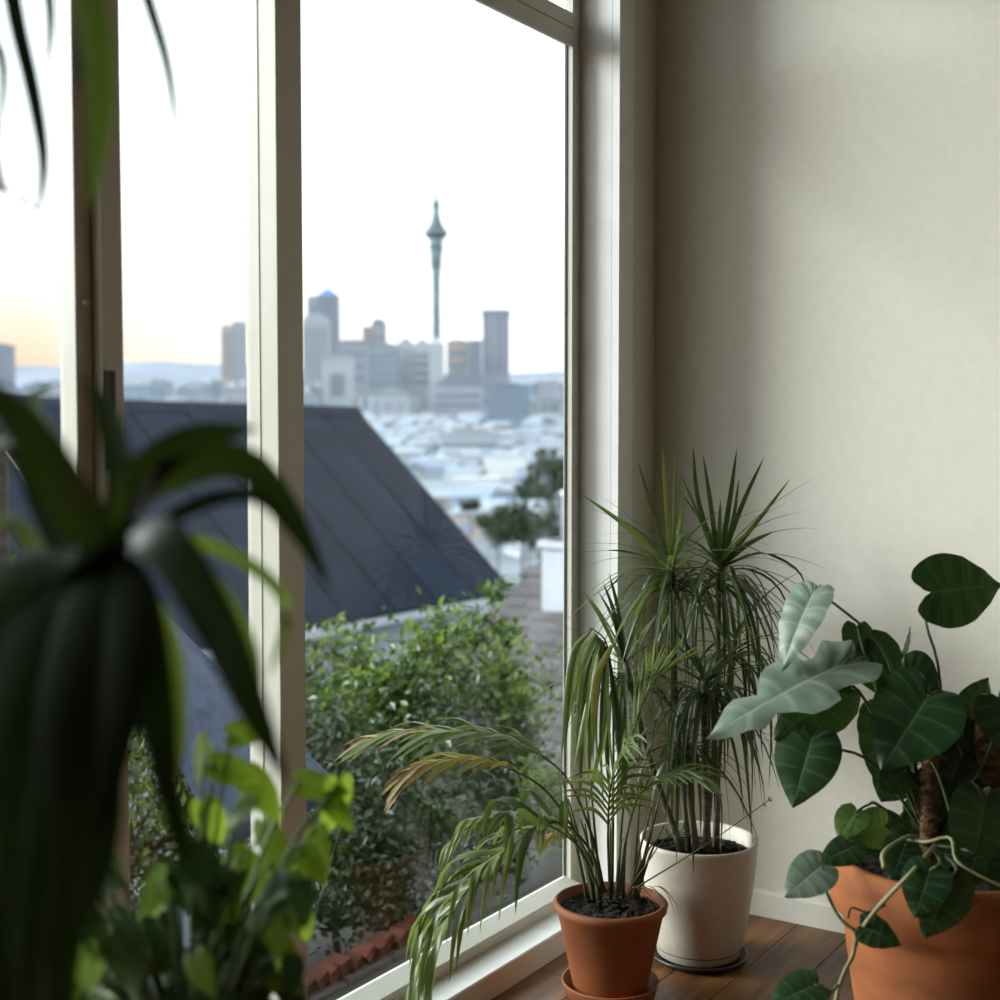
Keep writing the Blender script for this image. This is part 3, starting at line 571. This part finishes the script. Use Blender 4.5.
for k in range(88):
    rr = random.Random(500 + k); x_ = rr.uniform(30, 300); y_ = rr.uniform(850, 1010)
    kleaf(x_, y_, rr.uniform(-.1, .15), rr.uniform(.6, 2.5), rr.uniform(34, 58), (.8, rr.uniform(.2, .8), rr.uniform(-.7, .7)), ('pothos', 'philo_leaf', 'philo_fresh', 'philo_leaf', 'philo_leaf')[k % 5])

# ================================================================== hanging plant whose leaf ends drop into view
HD = 1.05
HP = at(60, -180, HD)
hang = tag(empty('hanging_plant', HP), 'hanging plant with long thin leaves dropping past the window head', 'plant')
MB().lathe([(0.001, 0), (.05, .0), (.075, .02), (.09, .10), (.093, .11), (.088, .11), (.08, .09), (.001, .085)], 32).build('pot', 'planter_glaze', hang, True)
for a in (0, 2.1, 4.2):
    MB().tube([(math.cos(a) * .088, math.sin(a) * .088, .105), (0, 0, .45)], .002, .002, 5).build('cord', 'cord', hang)
MB().tube([(0, 0, .45), (0, 0, ZC - HP.z)], .0025, .0025, 5).build('cord', 'cord', hang)
HC = HP + V((0, 0, .10))
def hleaf(pts, w, m='hang_dark'):
    path = spl([HC] + [at(x, y, HD + d) for x, y, d in pts], 18); strap(MB(), path, w * HD / FPX, RT, .25).part('leaf', m, hang, True)
hleaf([(-10, -160, -.03), (12, 0, -.02), (32, 90, 0), (43, 160, 0), (38, 218, 0)], 20)
hleaf([(-60, -120, -.05), (-20, 60, -.05), (-3, 180, -.04), (18, 196, -.02), (41, 214, 0)], 14)
hleaf([(20, -150, .04), (46, -20, .05), (50, 30, .05), (46, 80, .05)], 13)
hleaf([(100, -150, .03), (148, 0, .03), (168, 70, .03), (178, 150, .03)], 14)
hleaf([(60, -150, -.12), (88, -10, -.16), (98, 80, -.17), (96, 150, -.17), (88, 212, -.17)], 30, 'strap_bright')
hleaf([(75, -150, -.05), (84, -30, -.08), (82, 40, -.08), (78, 90, -.08)], 20)
hleaf([(-60, -150, .0), (-30, 0, .0), (2, 60, .0), (-2, 150, .0)], 15)
for a in range(10):
    v_ = V((math.cos(a * .63), math.sin(a * .63), 0)); path = bez([HC, HC + v_ * .12 + UPZ * .12, HC + v_ * .22 + UPZ * .02, HC + v_ * .24 - UPZ * .02], 10)
    strap(MB(), path, .012, v_.cross(UPZ), .25).part('leaf', 'strap_dark', hang, True)

# ================================================================== garden
def dist(p): return p.x * F0.x + p.y * F0.y
TZ = [(-100, -.75), (4.2, -.75), (7, -1.6), (12, -4.0), (30, -7.5), (80, -13), (200, -19), (500, -20), (900, 0), (1300, 25), (1850, 48), (2500, 58), (3600, 60), (9000, 60)]
def tz(d):
    for (a, za), (b, zb) in zip(TZ, TZ[1:]):
        if d <= b: return za + (zb - za) * (d - a) / (b - a)
    return TZ[-1][1]
gd = MB(); rows = [(-1.70, 0)]
xs = [-1.70, -2.4, -2.9, -3.6, -4.5, -5.5, -7, -9, -12, -15, -20, -26]; ys = [-30 + 3 * i for i in range(21)]
for xx in xs:
    for yy in ys: gd.v.append((xx, yy, -.75 if xx > -2.95 else tz(-xx * 1.35)))
for i in range(len(xs) - 1):
    for j in range(len(ys) - 1):
        a = i * len(ys) + j; gd.f.append((a, a + 1, a + len(ys) + 1, a + len(ys)))
gd.f = [q[::-1] for q in gd.f]
soilf = lambda q: all(gd.v[i][0] > -4.6 or (gd.v[i][0] > -9.1 and gd.v[i][1] < 6.1) for i in q)
near = MB(); near.v = list(gd.v); near.f = [q for q in gd.f if soilf(q)]; gd.f = [q for q in gd.f if not soilf(q)]
struct(near.build('ground', 'earth'), 'dark earth of the garden under the shrubs', 'ground')
struct(gd.build('driveway', 'concrete'), 'pale paved ground falling away beyond the garden', 'ground')
bed = MB().box(-2.47, -1.72, -3, 5.2, -.75, -.42).build('garden_bed', 'earth'); struct(bed, 'dark soil bed between the window and the brick edging', 'ground')
bw = tag(empty('brick_edging', (-2.53, 2.9, -.75)), 'low garden wall of red bricks topped by rough tilted bricks', 'wall')
def brick_me(l, w, h, seed):
    rr = random.Random(seed); j = lambda: rr.uniform(-.006, .006); m = MB()
    m.hexa([(-w + j(), -l + j(), j()), (w + j(), -l + j(), j()), (w + j(), l + j(), j()), (-w + j(), l + j(), j()), (-w + j(), -l + j(), h + j()), (w + j(), -l + j(), h + j()), (w + j(), l + j(), h + j()), (-w + j(), l + j(), h + j())]); return m
def brick_run(l, w, h, m, seeds):
    out = []
    for q in seeds:
        o = brick_me(l, w, h, q).build('brick', m, bw); out.append(o.data); bpy.data.objects.remove(o)
    return out
low_v, top_v = brick_run(.105, .048, .062, 'brick_dark', range(4)), brick_run(.024, .034, .034, 'brick', range(4, 8))
def put_brick(me, loc, rot=(0, 0, 0)):
    o = bpy.data.objects.new('brick', me); COL.objects.link(o); o.parent = bw; o.location = loc; o.rotation_euler = rot
for k in range(20):
    for row in range(5): put_brick(low_v[(k + row) % 4], (random.uniform(-.004, .004), .43 - k * .222 - (row % 2) * .11, .07 * row))
for k in range(80):
    put_brick(top_v[k % 4], (random.uniform(-.008, .008), .50 - k * .054, .350 + random.uniform(-.006, .006)), (random.uniform(.25, .5), random.uniform(-.08, .08), random.uniform(-.12, .12)))

def shrub(name, label, c, rad, n, seed, leaf=.052, group=None, trunk_to=None, m='shrub_leaf', cl=46, cat='shrub', bark=True, wl_=.5):
    """crown of leaf clusters on branches, c centre, rad (horizontal, vertical)"""
    rr = random.Random(seed); gz = trunk_to if trunk_to is not None else -1.0
    root = tag(empty(name, (c[0], c[1], gz)), label, cat, group); fo = MB(); br = MB(); new = MB(); old = fo
    base = V((c[0], c[1], gz - .1)); fork = V((c[0], c[1], c[2] - rad[1] * .75))
    br.tube([base, base.lerp(fork, .5) + V((rad[0] * .06, 0, 0)), fork], rad[0] * .055, rad[0] * .04, 7)
    for k in range(cl):
        th = rr.uniform(0, 2 * PI); cz = rr.uniform(-.85, 1); s = math.sqrt(1 - cz * cz); q = rr.uniform(.55, 1.05)
        cc = V(c) + V((rad[0] * s * math.cos(th), rad[0] * s * math.sin(th), rad[1] * cz)) * q
        br.tube(spl([fork, fork.lerp(cc, .5) + V((rr.uniform(-.1, .1), rr.uniform(-.1, .1), rr.uniform(-.05, .15))) * rad[0], cc], 5), rad[0] * .014, rad[0] * .004, 4)
        cr = rad[0] * rr.uniform(.20, .34)
        for _ in range(n // cl):
            fo = new if (m == 'shrub_leaf' and cz > -.1 and q > .75 and rr.random() < .4) else old  # upper outer leaves take the lighter copy as painted highlights
            p = cc + V((rr.gauss(0, 1), rr.gauss(0, 1), rr.gauss(0, 1.1))) * cr * .6
            d = V((rr.gauss(0, 1), rr.gauss(0, 1), rr.gauss(.3, .8))).normalized(); sd = d.cross(V((rr.gauss(0, .6), rr.gauss(0, .6), 1))).normalized(); l = leaf * rr.uniform(.6, 1.2); w = l * wl_ * .5; b = len(fo.v)
            up = sd.cross(d) * l * .08
            fo.v += [tuple(p), tuple(p + d * l * .5 + sd * w + up), tuple(p + d * l), tuple(p + d * l * .5 - sd * w + up)]; fo.f.append((b, b + 1, b + 2, b + 3))
    a = br.part('branches', 'bark', root, True)
    f_ = old.part('foliage', m, root); f_['kind'] = 'stuff'
    if new.v: g_ = new.part('lit_foliage', 'shrub_lit', root); g_['kind'] = 'stuff'
    return root
G1 = 'garden shrubs outside the window'
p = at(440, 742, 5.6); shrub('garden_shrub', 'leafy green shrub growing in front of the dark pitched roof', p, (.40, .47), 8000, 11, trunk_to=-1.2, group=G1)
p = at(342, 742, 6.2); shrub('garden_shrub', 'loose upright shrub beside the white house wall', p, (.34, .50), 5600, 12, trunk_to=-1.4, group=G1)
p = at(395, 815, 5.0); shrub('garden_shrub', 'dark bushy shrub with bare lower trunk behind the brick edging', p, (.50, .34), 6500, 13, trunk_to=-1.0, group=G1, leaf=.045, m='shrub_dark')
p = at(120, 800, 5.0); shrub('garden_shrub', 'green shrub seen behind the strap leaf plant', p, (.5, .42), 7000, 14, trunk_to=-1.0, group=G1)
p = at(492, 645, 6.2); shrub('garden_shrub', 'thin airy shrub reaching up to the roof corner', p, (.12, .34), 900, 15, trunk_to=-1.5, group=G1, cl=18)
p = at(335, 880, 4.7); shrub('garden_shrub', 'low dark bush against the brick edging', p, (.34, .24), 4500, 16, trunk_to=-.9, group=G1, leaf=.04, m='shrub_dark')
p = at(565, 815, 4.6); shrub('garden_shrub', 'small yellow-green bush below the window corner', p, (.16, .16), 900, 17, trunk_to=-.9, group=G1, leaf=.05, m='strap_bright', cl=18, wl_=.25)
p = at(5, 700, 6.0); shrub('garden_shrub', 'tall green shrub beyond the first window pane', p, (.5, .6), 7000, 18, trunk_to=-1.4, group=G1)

# blue shade sail stretched over the garden
A_, B_, C_ = at(20, 470, 4.4), at(350, 795, 3.9), at(225, 850, 4.3)
sail = tag(empty('shade_sail', B_), 'dark blue mesh shade sail stretched over the garden', 'shade sail')
sm = MB(); n = 14; idx = {}
ctr = (A_ + B_ + C_) / 3
for i in range(n + 1):
    for j in range(n + 1 - i):
        a, b = i / n, j / n; c_ = 1 - a - b; q = A_ * a + B_ * b + C_ * c_; pull = 27 * a * b * c_ * .02 + .22 * (a * b + b * c_ + c_ * a) * .6
        idx[i, j] = len(sm.v); q = q.lerp(ctr, pull * .6); sm.v.append(tuple(q - UPZ * .12 * 27 * a * b * c_))
for i in range(n):
    for j in range(n - i):
        sm.f.append((idx[i, j], idx[i + 1, j], idx[i, j + 1]))
        if j < n - i - 1: sm.f.append((idx[i + 1, j], idx[i + 1, j + 1], idx[i, j + 1]))
so_ = sm.part('cloth', 'sail', sail, True); md = so_.modifiers.new('thick', 'SOLIDIFY'); md.thickness = .006
for q in (A_, B_, C_):
    e_ = q + (q - ctr).normalized() * .12
    if q is B_:
        MB().tube([q, at(290, 1000, 3.55)], .0015, .0015, 5).part('tie_rope', 'bark', sail); continue
    MB().tube([q, e_], .004, .004, 5).part('tie_rope', 'cord', sail)
    MB().tube([(e_.x, e_.y, min(-.7, tz(dist(e_)) - .2)), (e_.x, e_.y, e_.z + .05)], .03, .028, 8).part('post', 'bark', sail)

# ================================================================== neighbour with the dark pitched roof
hx0, hx1, hz0, hz1, hy0, hy1 = -12.72, -16.26, -1.58, 1.68, 1.5, 20.0
house = tag(empty('neighbour_house', (hx1, 10, -5)), 'house with a steep dark navy metal roof and pale gutter', 'house')
ns = 16; wv = (hy1 - hy0) / ns
th = V((hz1 - hz0, 0, hx0 - hx1)); th = V((hz1 - hz0, 0, -(hx1 - hx0))).normalized()
for k in range(ns):
    a, b = hy0 + k * wv + .02, hy0 + (k + 1) * wv - .02
    for s in (1, -1):
        ex = hx0 if s > 0 else 2 * hx1 - hx0; off = V((abs(th.x) * s, 0, abs(th.z))) * .05
        P = [V((ex, a, hz0)), V((ex, b, hz0)), V((hx1, b, hz1)), V((hx1, a, hz1))]
        MB().hexa([q for q in P] + [q + off for q in P]).part('roof_sheet', 'roof_navy', house)
MB().prism_y([(hx0 - .05, hz0 - .05), (hx1, hz1 - .06), (2 * hx1 - hx0 + .05, hz0 - .05)], hy0 + .05, hy1 - .05).part('roof_core', 'roof_navy', house)
MB().prism_y([(hx1 - .18, hz1 - .08), (hx1, hz1 + .10), (hx1 + .18, hz1 - .08)], hy0, hy1).part('ridge_cap', 'roof_navy', house)
MB().prism_y([(hx0 - .06, hz0 - .02), (hx0 + .07, hz0 - .0), (hx0 + .10, hz0 - .12), (hx0 + .03, hz0 - .17), (hx0 - .06, hz0 - .15)], hy0, hy1 + .05).part('gutter', 'gutter', house)
MB().box(2 * hx1 - hx0 + .5, hx0 - .50, hy0 + .4, hy1 - .35, -8, hz0 - .02).part('wall', 'weatherboard', house)
for k in range(16):
    z = hz0 - .14 - k * .19; MB().prism_y([(hx0 - .5, z - .19), (hx0 - .46, z - .19), (hx0 - .49, z), (hx0 - .5, z)], hy0 + .4, hy1 - .3).part('weatherboard', 'weatherboard', house)
MB().box(hx0 - .52, hx0 - .42, 14.6, 15.7, -3.6, -2.3).part('window', 'gutter', house)
MB().box(hx0 - .43, hx0 - .415, 14.7, 15.6, -3.5, -2.4).part('window_pane', 'city_glass', house)

# ================================================================== lower house with grey shingles and a white chimney
rp = at(556, 540, 17); ex = rp.x; rz, ry = rp.z, rp.y; ez, ey = -2.15, rp.y - 4.0; xr = ex + 4.2
shed = tag(empty('shingled_house', (ex + 2, ry, -6)), 'low house with a grey shingled roof and a white chimney', 'house')
MB().box(ex + .3, xr - .1, ey + .4, ry + 3.6, -8, ez + .05).part('wall', 'weatherboard', shed)
core = MB(); b = 0
core.v = [(ex, ey, ez - .03), (xr, ey, ez - .03), (xr, ry, rz - .03), (ex, ry, rz - .03), (xr, ry + 4, ez - .03), (ex, ry + 4, ez - .03)]
core.f = [(0, 1, 2, 3), (3, 2, 4, 5), (0, 3, 5), (1, 4, 2), (0, 5, 4, 1)]
core.part('roof_deck', 'gap', shed)
sl_ = V((0, 4.0, rz - ez)); LS = sl_.length; sd_ = sl_.normalized(); pitch = math.atan2(rz - ez, 4.0)
nr, nc = 20, 14; ew = LS / nr; cw = 4.2 / nc
shm = None
for r_ in range(nr):
    for c_ in range(nc):
        if shm is None:
            o = MB().box(-cw * .48, cw * .48, 0, ew * 1.12, 0, .03).build('shingle', 'shingle', shed); shm = o.data
        else:
            o = bpy.data.objects.new('shingle', shm); COL.objects.link(o); o.parent = shed
        p = V((min(max(ex + (c_ + .5 + (r_ % 2) * .5 - .25) * cw, ex + cw * .3), xr), ey, ez)) + sd_ * (r_ * ew) - shed.location
        o.location = p + V((0, 0, random.uniform(0, .012))); o.rotation_euler = (pitch - .06, 0, random.uniform(-.02, .02))
cp = at(561, 606, 15.6)
MB().box(cp.x - .13, cp.x + .32, cp.y - .22, cp.y + .22, cp.z - .5, cp.z + .78).part('chimney', 'chimney', shed)
MB().box(cp.x - .17, cp.x + .36, cp.y - .26, cp.y + .26, cp.z + .70, cp.z + .78).part('chimney_cap', 'chimney', shed)
MB().lathe([(.09, 0), (.08, .5), (.10, .52), (.10, .58), (.001, .58)], 12, c=(cp.x + .1, cp.y, cp.z + .78)).part('flue', 'chimney', shed, True)

# ================================================================== land, hills and trees in the valley
def ground_pt(lat, d, dz=0): q = F0 * d + RT * lat; return V((q.x, q.y, tz(d) + dz))
land = MB(); ds = [22, 30, 45, 80, 130, 200, 330, 500, 700, 900, 1100, 1300, 1600, 1850, 2200, 2500, 3600, 6000]; NL = 24
for d in ds:
    for k in range(NL + 1): land.v.append(tuple(ground_pt((k / NL - .5) * 2.4 * d - .15 * d, d, -.5 if d < 40 else 0)))
for i in range(len(ds) - 1):
    for k in range(NL):
        a = i * (NL + 1) + k; land.f.append((a, a + 1, a + NL + 2, a + NL + 1))
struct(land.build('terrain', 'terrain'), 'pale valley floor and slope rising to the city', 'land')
hl = MB(); rr = random.Random(5); NH = 120
for d, hh in ((3800, 0), (4600, 1), (5600, 0)):
    for k in range(NH + 1):
        lat = (k / NH - .5) * 3.0 * d; u = k / NH
        h = 196 + 20 * math.sin(u * 21 + 1) + 12 * math.sin(u * 47) + 6 * math.sin(u * 110) + 4 * rr.uniform(-1, 1)
        q = F0 * d + RT * lat; hl.v.append((q.x, q.y, 55 + (h if hh else -10)))
for i in range(2):
    for k in range(NH):
        a = i * (NH + 1) + k; hl.f.append((a, a + 1, a + NH + 2, a + NH + 1))
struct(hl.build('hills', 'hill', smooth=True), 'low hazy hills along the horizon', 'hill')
def vtree(px, py, d, rpx, hpx, seed, label):
    c = at(px, py, d); s = d / FPX
    shrub('valley_tree', label, c, (rpx * s, hpx * s), 1500, seed, leaf=rpx * s * .22, m='tree_far', trunk_to=tz(d), cl=40, cat='tree', group='dark trees in the valley', wl_=.8)
vtree(522, 526, 70, 26, 24, 61, 'rounded dark tree just above the shingled roof ridge')
vtree(498, 528, 78, 20, 20, 62, 'dark tree beside the navy roof edge')
vtree(550, 480, 130, 22, 26, 63, 'tall dark tree on the valley slope above the chimney')
vtree(560, 525, 75, 18, 24, 64, 'dark tree directly behind the white chimney')
vtree(470, 505, 160, 10, 6, 65, 'small dark tree near the long white shed')
vtree(528, 490, 150, 12, 10, 66, 'small round tree on the slope left of the tall one'.replace('left of', 'below'))

# ================================================================== the city
def block(name, label, x0, x1, ytop, ybot, d, m, roof='flat', bands=0, depth=None, mroof=None, cat='building', group=None, vert=0, face=None):
    """building whose front spans pixels x0..x1 at distance d; foot on the terrain"""
    c = at((x0 + x1) / 2, 437, d); w = (x1 - x0) * d / FPX; zt = at(500, ytop, d).z; zb = tz(d) - 3
    dp = depth or w * .9; root = empty(name, (c.x, c.y, zb)); root.rotation_euler = (0, 0, YAW)
    tag(root, label, cat, group)
    H = zt - zb; rf = 0
    if roof in ('pyramid', 'gable', 'dome'): rf = min(H * .35, w * .42)
    MB().box(-w / 2, w / 2, 0, dp, 0, H - rf).build('walls', m, root)
    mr = mroof or m
    if roof == 'flat': MB().box(-w * .3, w * .3, dp * .2, dp * .8, H, H + w * .06).build('roof_plant', mr, root); MB().box(-w * .52, w * .52, -dp * .02, dp * 1.02, H - w * .04, H).build('parapet', mr, root)
    elif roof == 'crown': MB().box(-w * .53, w * .53, -dp * .03, dp * 1.03, H - w * .22, H).build('crown_band', mr, root)
    elif roof == 'pyramid':
        q = MB(); q.v = [(-w / 2, 0, H - rf), (w / 2, 0, H - rf), (w / 2, dp, H - rf), (-w / 2, dp, H - rf), (0, dp / 2, H)]; q.f = [(0, 1, 4), (1, 2, 4), (2, 3, 4), (3, 0, 4), (3, 2, 1, 0)]; q.build('roof', mr, root)
    elif roof == 'gable':
        q = MB(); q.v = [(-w / 2, 0, H - rf), (w / 2, 0, H - rf), (w / 2, dp, H - rf), (-w / 2, dp, H - rf), (0, 0, H), (0, dp, H)]; q.f = [(0, 1, 4), (1, 2, 5, 4), (2, 3, 5), (3, 0, 4, 5), (3, 2, 1, 0)]; q.build('roof', mr, root)
    elif roof == 'dome':
        q = MB(); n = 10; pr = [(w / 2 * math.cos(PI * i / n), H - rf + rf * math.sin(PI * i / n)) for i in range(n + 1)]
        q.v = [(x, 0, z) for x, z in pr] + [(x, dp, z) for x, z in pr]; q.f = [(i, i + 1, n + 2 + i, n + 1 + i) for i in range(n)] + [tuple(range(n + 1))[::-1], tuple(range(n + 1, 2 * n + 2))]; q.build('roof', mr, root)
    for k in range(bands):
        z = (H - rf) * (.42 + .53 * k / bands); MB().box(-w * .44, w * .44, -w * .015, 0.05, z, z + (H - rf) * .53 / bands * .45).build('window_band', 'city_glass', root)
    for k in range(vert):
        x = -w / 2 + w * (k + .5) / vert; MB().box(x - w / vert * .2, x + w / vert * .2, -w * .015, .05, H * .35, (H - rf) * .95).build('window_strip', 'city_grey', root)
    if face:
        fx0, fx1, fy0, fy1 = face; a = (fx0 - (x0 + x1) / 2) * d / FPX; b2 = (fx1 - (x0 + x1) / 2) * d / FPX
        MB().box(a, b2, -w * .03, .05, at(500, fy1, d).z - zb, at(500, fy0, d).z - zb).build('window_panel', 'city_grey', root)
    return root
# observation tower
TD = 1850; tp = at(436.5, 400, TD); s = TD / FPX
sky = tag(empty('observation_tower', (tp.x, tp.y, tz(TD) - 5)), 'tall slender grey observation tower with a flared pod and needle mast', 'tower')
zz = lambda y: at(500, y, TD).z - (tz(TD) - 5)
s *= 1.2
MB().lathe([(9 * s, 0), (6 * s, zz(385)), (3.6 * s, zz(345)), (3.1 * s, zz(300)), (3.4 * s, zz(280)), (4.3 * s, zz(268))], 24).build('shaft', 'tower_grey', sky, True)
MB().lathe([(4.3 * s, zz(269)), (5.3 * s, zz(254)), (5.4 * s, zz(252))], 24).build('pod_base', 'tower_pale', sky, True)
MB().lathe([(5.9 * s, zz(252.5)), (6.1 * s, zz(248.5))], 24).build('pod_deck', 'tower_grey', sky)
MB().lathe([(5.6 * s, zz(249)), (6.2 * s, zz(240))], 24).build('pod_wall', 'tower_pale', sky, True)
MB().lathe([(6.3 * s, zz(240.5)), (10.2 * s, zz(235.5)), (10.4 * s, zz(234)), (8.4 * s, zz(231))], 28).build('pod_ring', 'tower_grey', sky, True)
MB().lathe([(8.2 * s, zz(231.5)), (5.2 * s, zz(225)), (3.3 * s, zz(217)), (2.6 * s, zz(209))], 24).build('upper_cone', 'tower_grey', sky, True)
MB().lathe([(2.8 * s, zz(209.5)), (3.7 * s, zz(207)), (2.4 * s, zz(203)), (1.3 * s, zz(198))], 20).build('top_ring', 'tower_grey', sky, True)
MB().lathe([(1.3 * s, zz(198.5)), (1.0 * s, zz(185)), (.7 * s, zz(163))], 10).build('mast', 'tower_grey', sky, True)
B = block
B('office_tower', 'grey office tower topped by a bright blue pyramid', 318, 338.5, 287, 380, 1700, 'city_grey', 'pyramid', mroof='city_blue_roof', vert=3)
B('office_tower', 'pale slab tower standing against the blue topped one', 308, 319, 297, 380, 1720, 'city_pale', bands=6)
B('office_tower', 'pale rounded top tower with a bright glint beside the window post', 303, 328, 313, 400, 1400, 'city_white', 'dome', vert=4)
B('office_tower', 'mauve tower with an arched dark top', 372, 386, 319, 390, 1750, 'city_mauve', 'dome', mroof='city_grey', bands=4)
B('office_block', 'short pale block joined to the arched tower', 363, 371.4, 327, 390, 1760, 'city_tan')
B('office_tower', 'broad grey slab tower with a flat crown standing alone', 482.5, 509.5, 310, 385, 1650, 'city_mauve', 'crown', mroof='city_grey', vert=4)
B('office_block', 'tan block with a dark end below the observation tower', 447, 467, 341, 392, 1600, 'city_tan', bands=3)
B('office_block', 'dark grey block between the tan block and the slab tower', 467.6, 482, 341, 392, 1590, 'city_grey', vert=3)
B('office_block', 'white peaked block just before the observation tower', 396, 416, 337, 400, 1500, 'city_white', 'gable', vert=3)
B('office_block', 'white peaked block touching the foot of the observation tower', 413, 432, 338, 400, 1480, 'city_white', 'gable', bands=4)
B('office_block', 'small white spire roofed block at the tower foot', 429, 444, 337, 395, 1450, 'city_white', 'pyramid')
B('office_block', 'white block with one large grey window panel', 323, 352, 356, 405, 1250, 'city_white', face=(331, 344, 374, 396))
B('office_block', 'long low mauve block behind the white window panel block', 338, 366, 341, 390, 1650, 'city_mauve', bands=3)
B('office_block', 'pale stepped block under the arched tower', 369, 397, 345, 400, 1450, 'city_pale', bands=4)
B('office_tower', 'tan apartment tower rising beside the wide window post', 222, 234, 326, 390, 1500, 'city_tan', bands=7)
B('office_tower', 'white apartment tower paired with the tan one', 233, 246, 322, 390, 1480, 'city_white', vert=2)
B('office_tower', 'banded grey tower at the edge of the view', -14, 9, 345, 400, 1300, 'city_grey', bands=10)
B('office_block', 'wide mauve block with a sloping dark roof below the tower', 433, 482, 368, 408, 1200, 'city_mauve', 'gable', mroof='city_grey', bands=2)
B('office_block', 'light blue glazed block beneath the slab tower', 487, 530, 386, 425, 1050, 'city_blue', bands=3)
B('long_shed', 'long bright white shed roof in the valley', 435, 516, 482, 494, 480, 'city_bright', depth=14)
B('long_shed', 'wide white warehouse above the long shed', 484, 527, 455, 470, 560, 'city_bright', depth=20)
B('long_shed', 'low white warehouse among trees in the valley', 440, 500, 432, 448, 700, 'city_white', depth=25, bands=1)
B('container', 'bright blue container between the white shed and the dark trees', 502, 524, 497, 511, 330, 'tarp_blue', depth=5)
# far low-rise: individual small buildings on the slope
rr = random.Random(77)
protos = {}
def low(px, d, w, h, mk, rk, grp, lbl, cat):
    key = (mk, rk)
    c = at(px, 437, d); z = tz(d) - 1
    if key not in protos:
        q = MB().box(-.5, .5, 0, .8, 0, .72); a = q.build('walls', 'city_' + mk); r = MB()
        if rk == 'gable':
            r.v = [(-.54, -.04, .70), (.54, -.04, .70), (.54, .84, .70), (-.54, .84, .70), (-.54, .4, 1.0), (.54, .4, 1.0)]; r.f = [(0, 1, 5, 4), (1, 2, 5), (2, 3, 4, 5), (3, 0, 4), (3, 2, 1, 0)]
        else: r.box(-.52, .52, -.03, .83, .70, .76); r.box(-.2, .2, .2, .6, .76, .84)
        rmat = 'city_' + random.Random(len(protos)).choice(['grey', 'pale', 'white', 'blue', 'mauve'] if rk == 'gable' else ['white', 'pale'])
        b_ = r.build('roof', rmat); wn = MB()
        for k in range(3): wn.box(-.4 + k * .3, -.22 + k * .3, -.012, .01, .25, .52)
        c_ = wn.build('window_row', 'city_grey')
        protos[key] = (a, b_, c_)
        parts = (a, b_, c_)
    else:
        parts = []
        for q in protos[key]: o = q.copy(); COL.objects.link(o); parts.append(o)
    e_ = tag(empty('far_house' if cat == 'house' else 'far_block', (c.x, c.y, z)), lbl, cat, grp)
    e_.rotation_euler = (0, 0, YAW + rr.uniform(-.5, .5)); e_.scale = (w, w, h)
    for o in parts: o.parent = e_
CN = dict(white='white', pale='pale grey', blue='blue-grey', mauve='mauve grey', tan='tan')
n = 0
PL = []
def free(px, d, r):
    c = at(px, 437, d); c = c + F0 * r * .5
    for x, y, q in PL:
        if (x - c.x) ** 2 + (y - c.y) ** 2 < (q + r) ** 2: return False
    PL.append((c.x, c.y, r)); return True
for o in [o for o in COL.objects if o.parent is None and o.name.split('.')[0] in ('office_tower', 'office_block', 'long_shed', 'container', 'observation_tower', 'valley_tree')]:
    ws = [v for c in o.children if c.type == 'MESH' for v in c.bound_box]; hx = max(abs(v[0]) for v in ws); hy = max(v[1] for v in ws) + 9
    PL.append((o.location.x + F0.x * hy / 2, o.location.y + F0.y * hy / 2, math.hypot(hx, hy / 2)))
for k in range(6000):
    if n >= 225: break
    px = rr.uniform(300, 572) if rr.random() < .78 else rr.uniform(-5, 255)
    d = math.exp(rr.uniform(math.log(210), math.log(1150)))
    y = 437 + (EYE - tz(d)) / d * FPX
    # behind the navy roof nothing shows
    if px < 358 and y > 412: continue
    if px >= 358 and y > 418 + (px - 358) * 1.04: continue
    w = rr.uniform(9, 17)
    if not free(px, d, w * .74): continue
    ck = rr.choice(['white', 'white', 'pale', 'blue', 'mauve', 'tan'])
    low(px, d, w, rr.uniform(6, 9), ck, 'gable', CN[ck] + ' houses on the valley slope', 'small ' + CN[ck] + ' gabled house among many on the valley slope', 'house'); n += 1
for k in range(600):
    if n >= 320: break
    px = rr.uniform(303, 570) if k % 3 else rr.uniform(-5, 255); d = rr.uniform(1050, 1800); w = rr.uniform(20, 40)
    if not free(px, d, w * .85): continue
    n += 1
    ck = rr.choice(['white', 'pale', 'pale', 'blue', 'mauve', 'white'])
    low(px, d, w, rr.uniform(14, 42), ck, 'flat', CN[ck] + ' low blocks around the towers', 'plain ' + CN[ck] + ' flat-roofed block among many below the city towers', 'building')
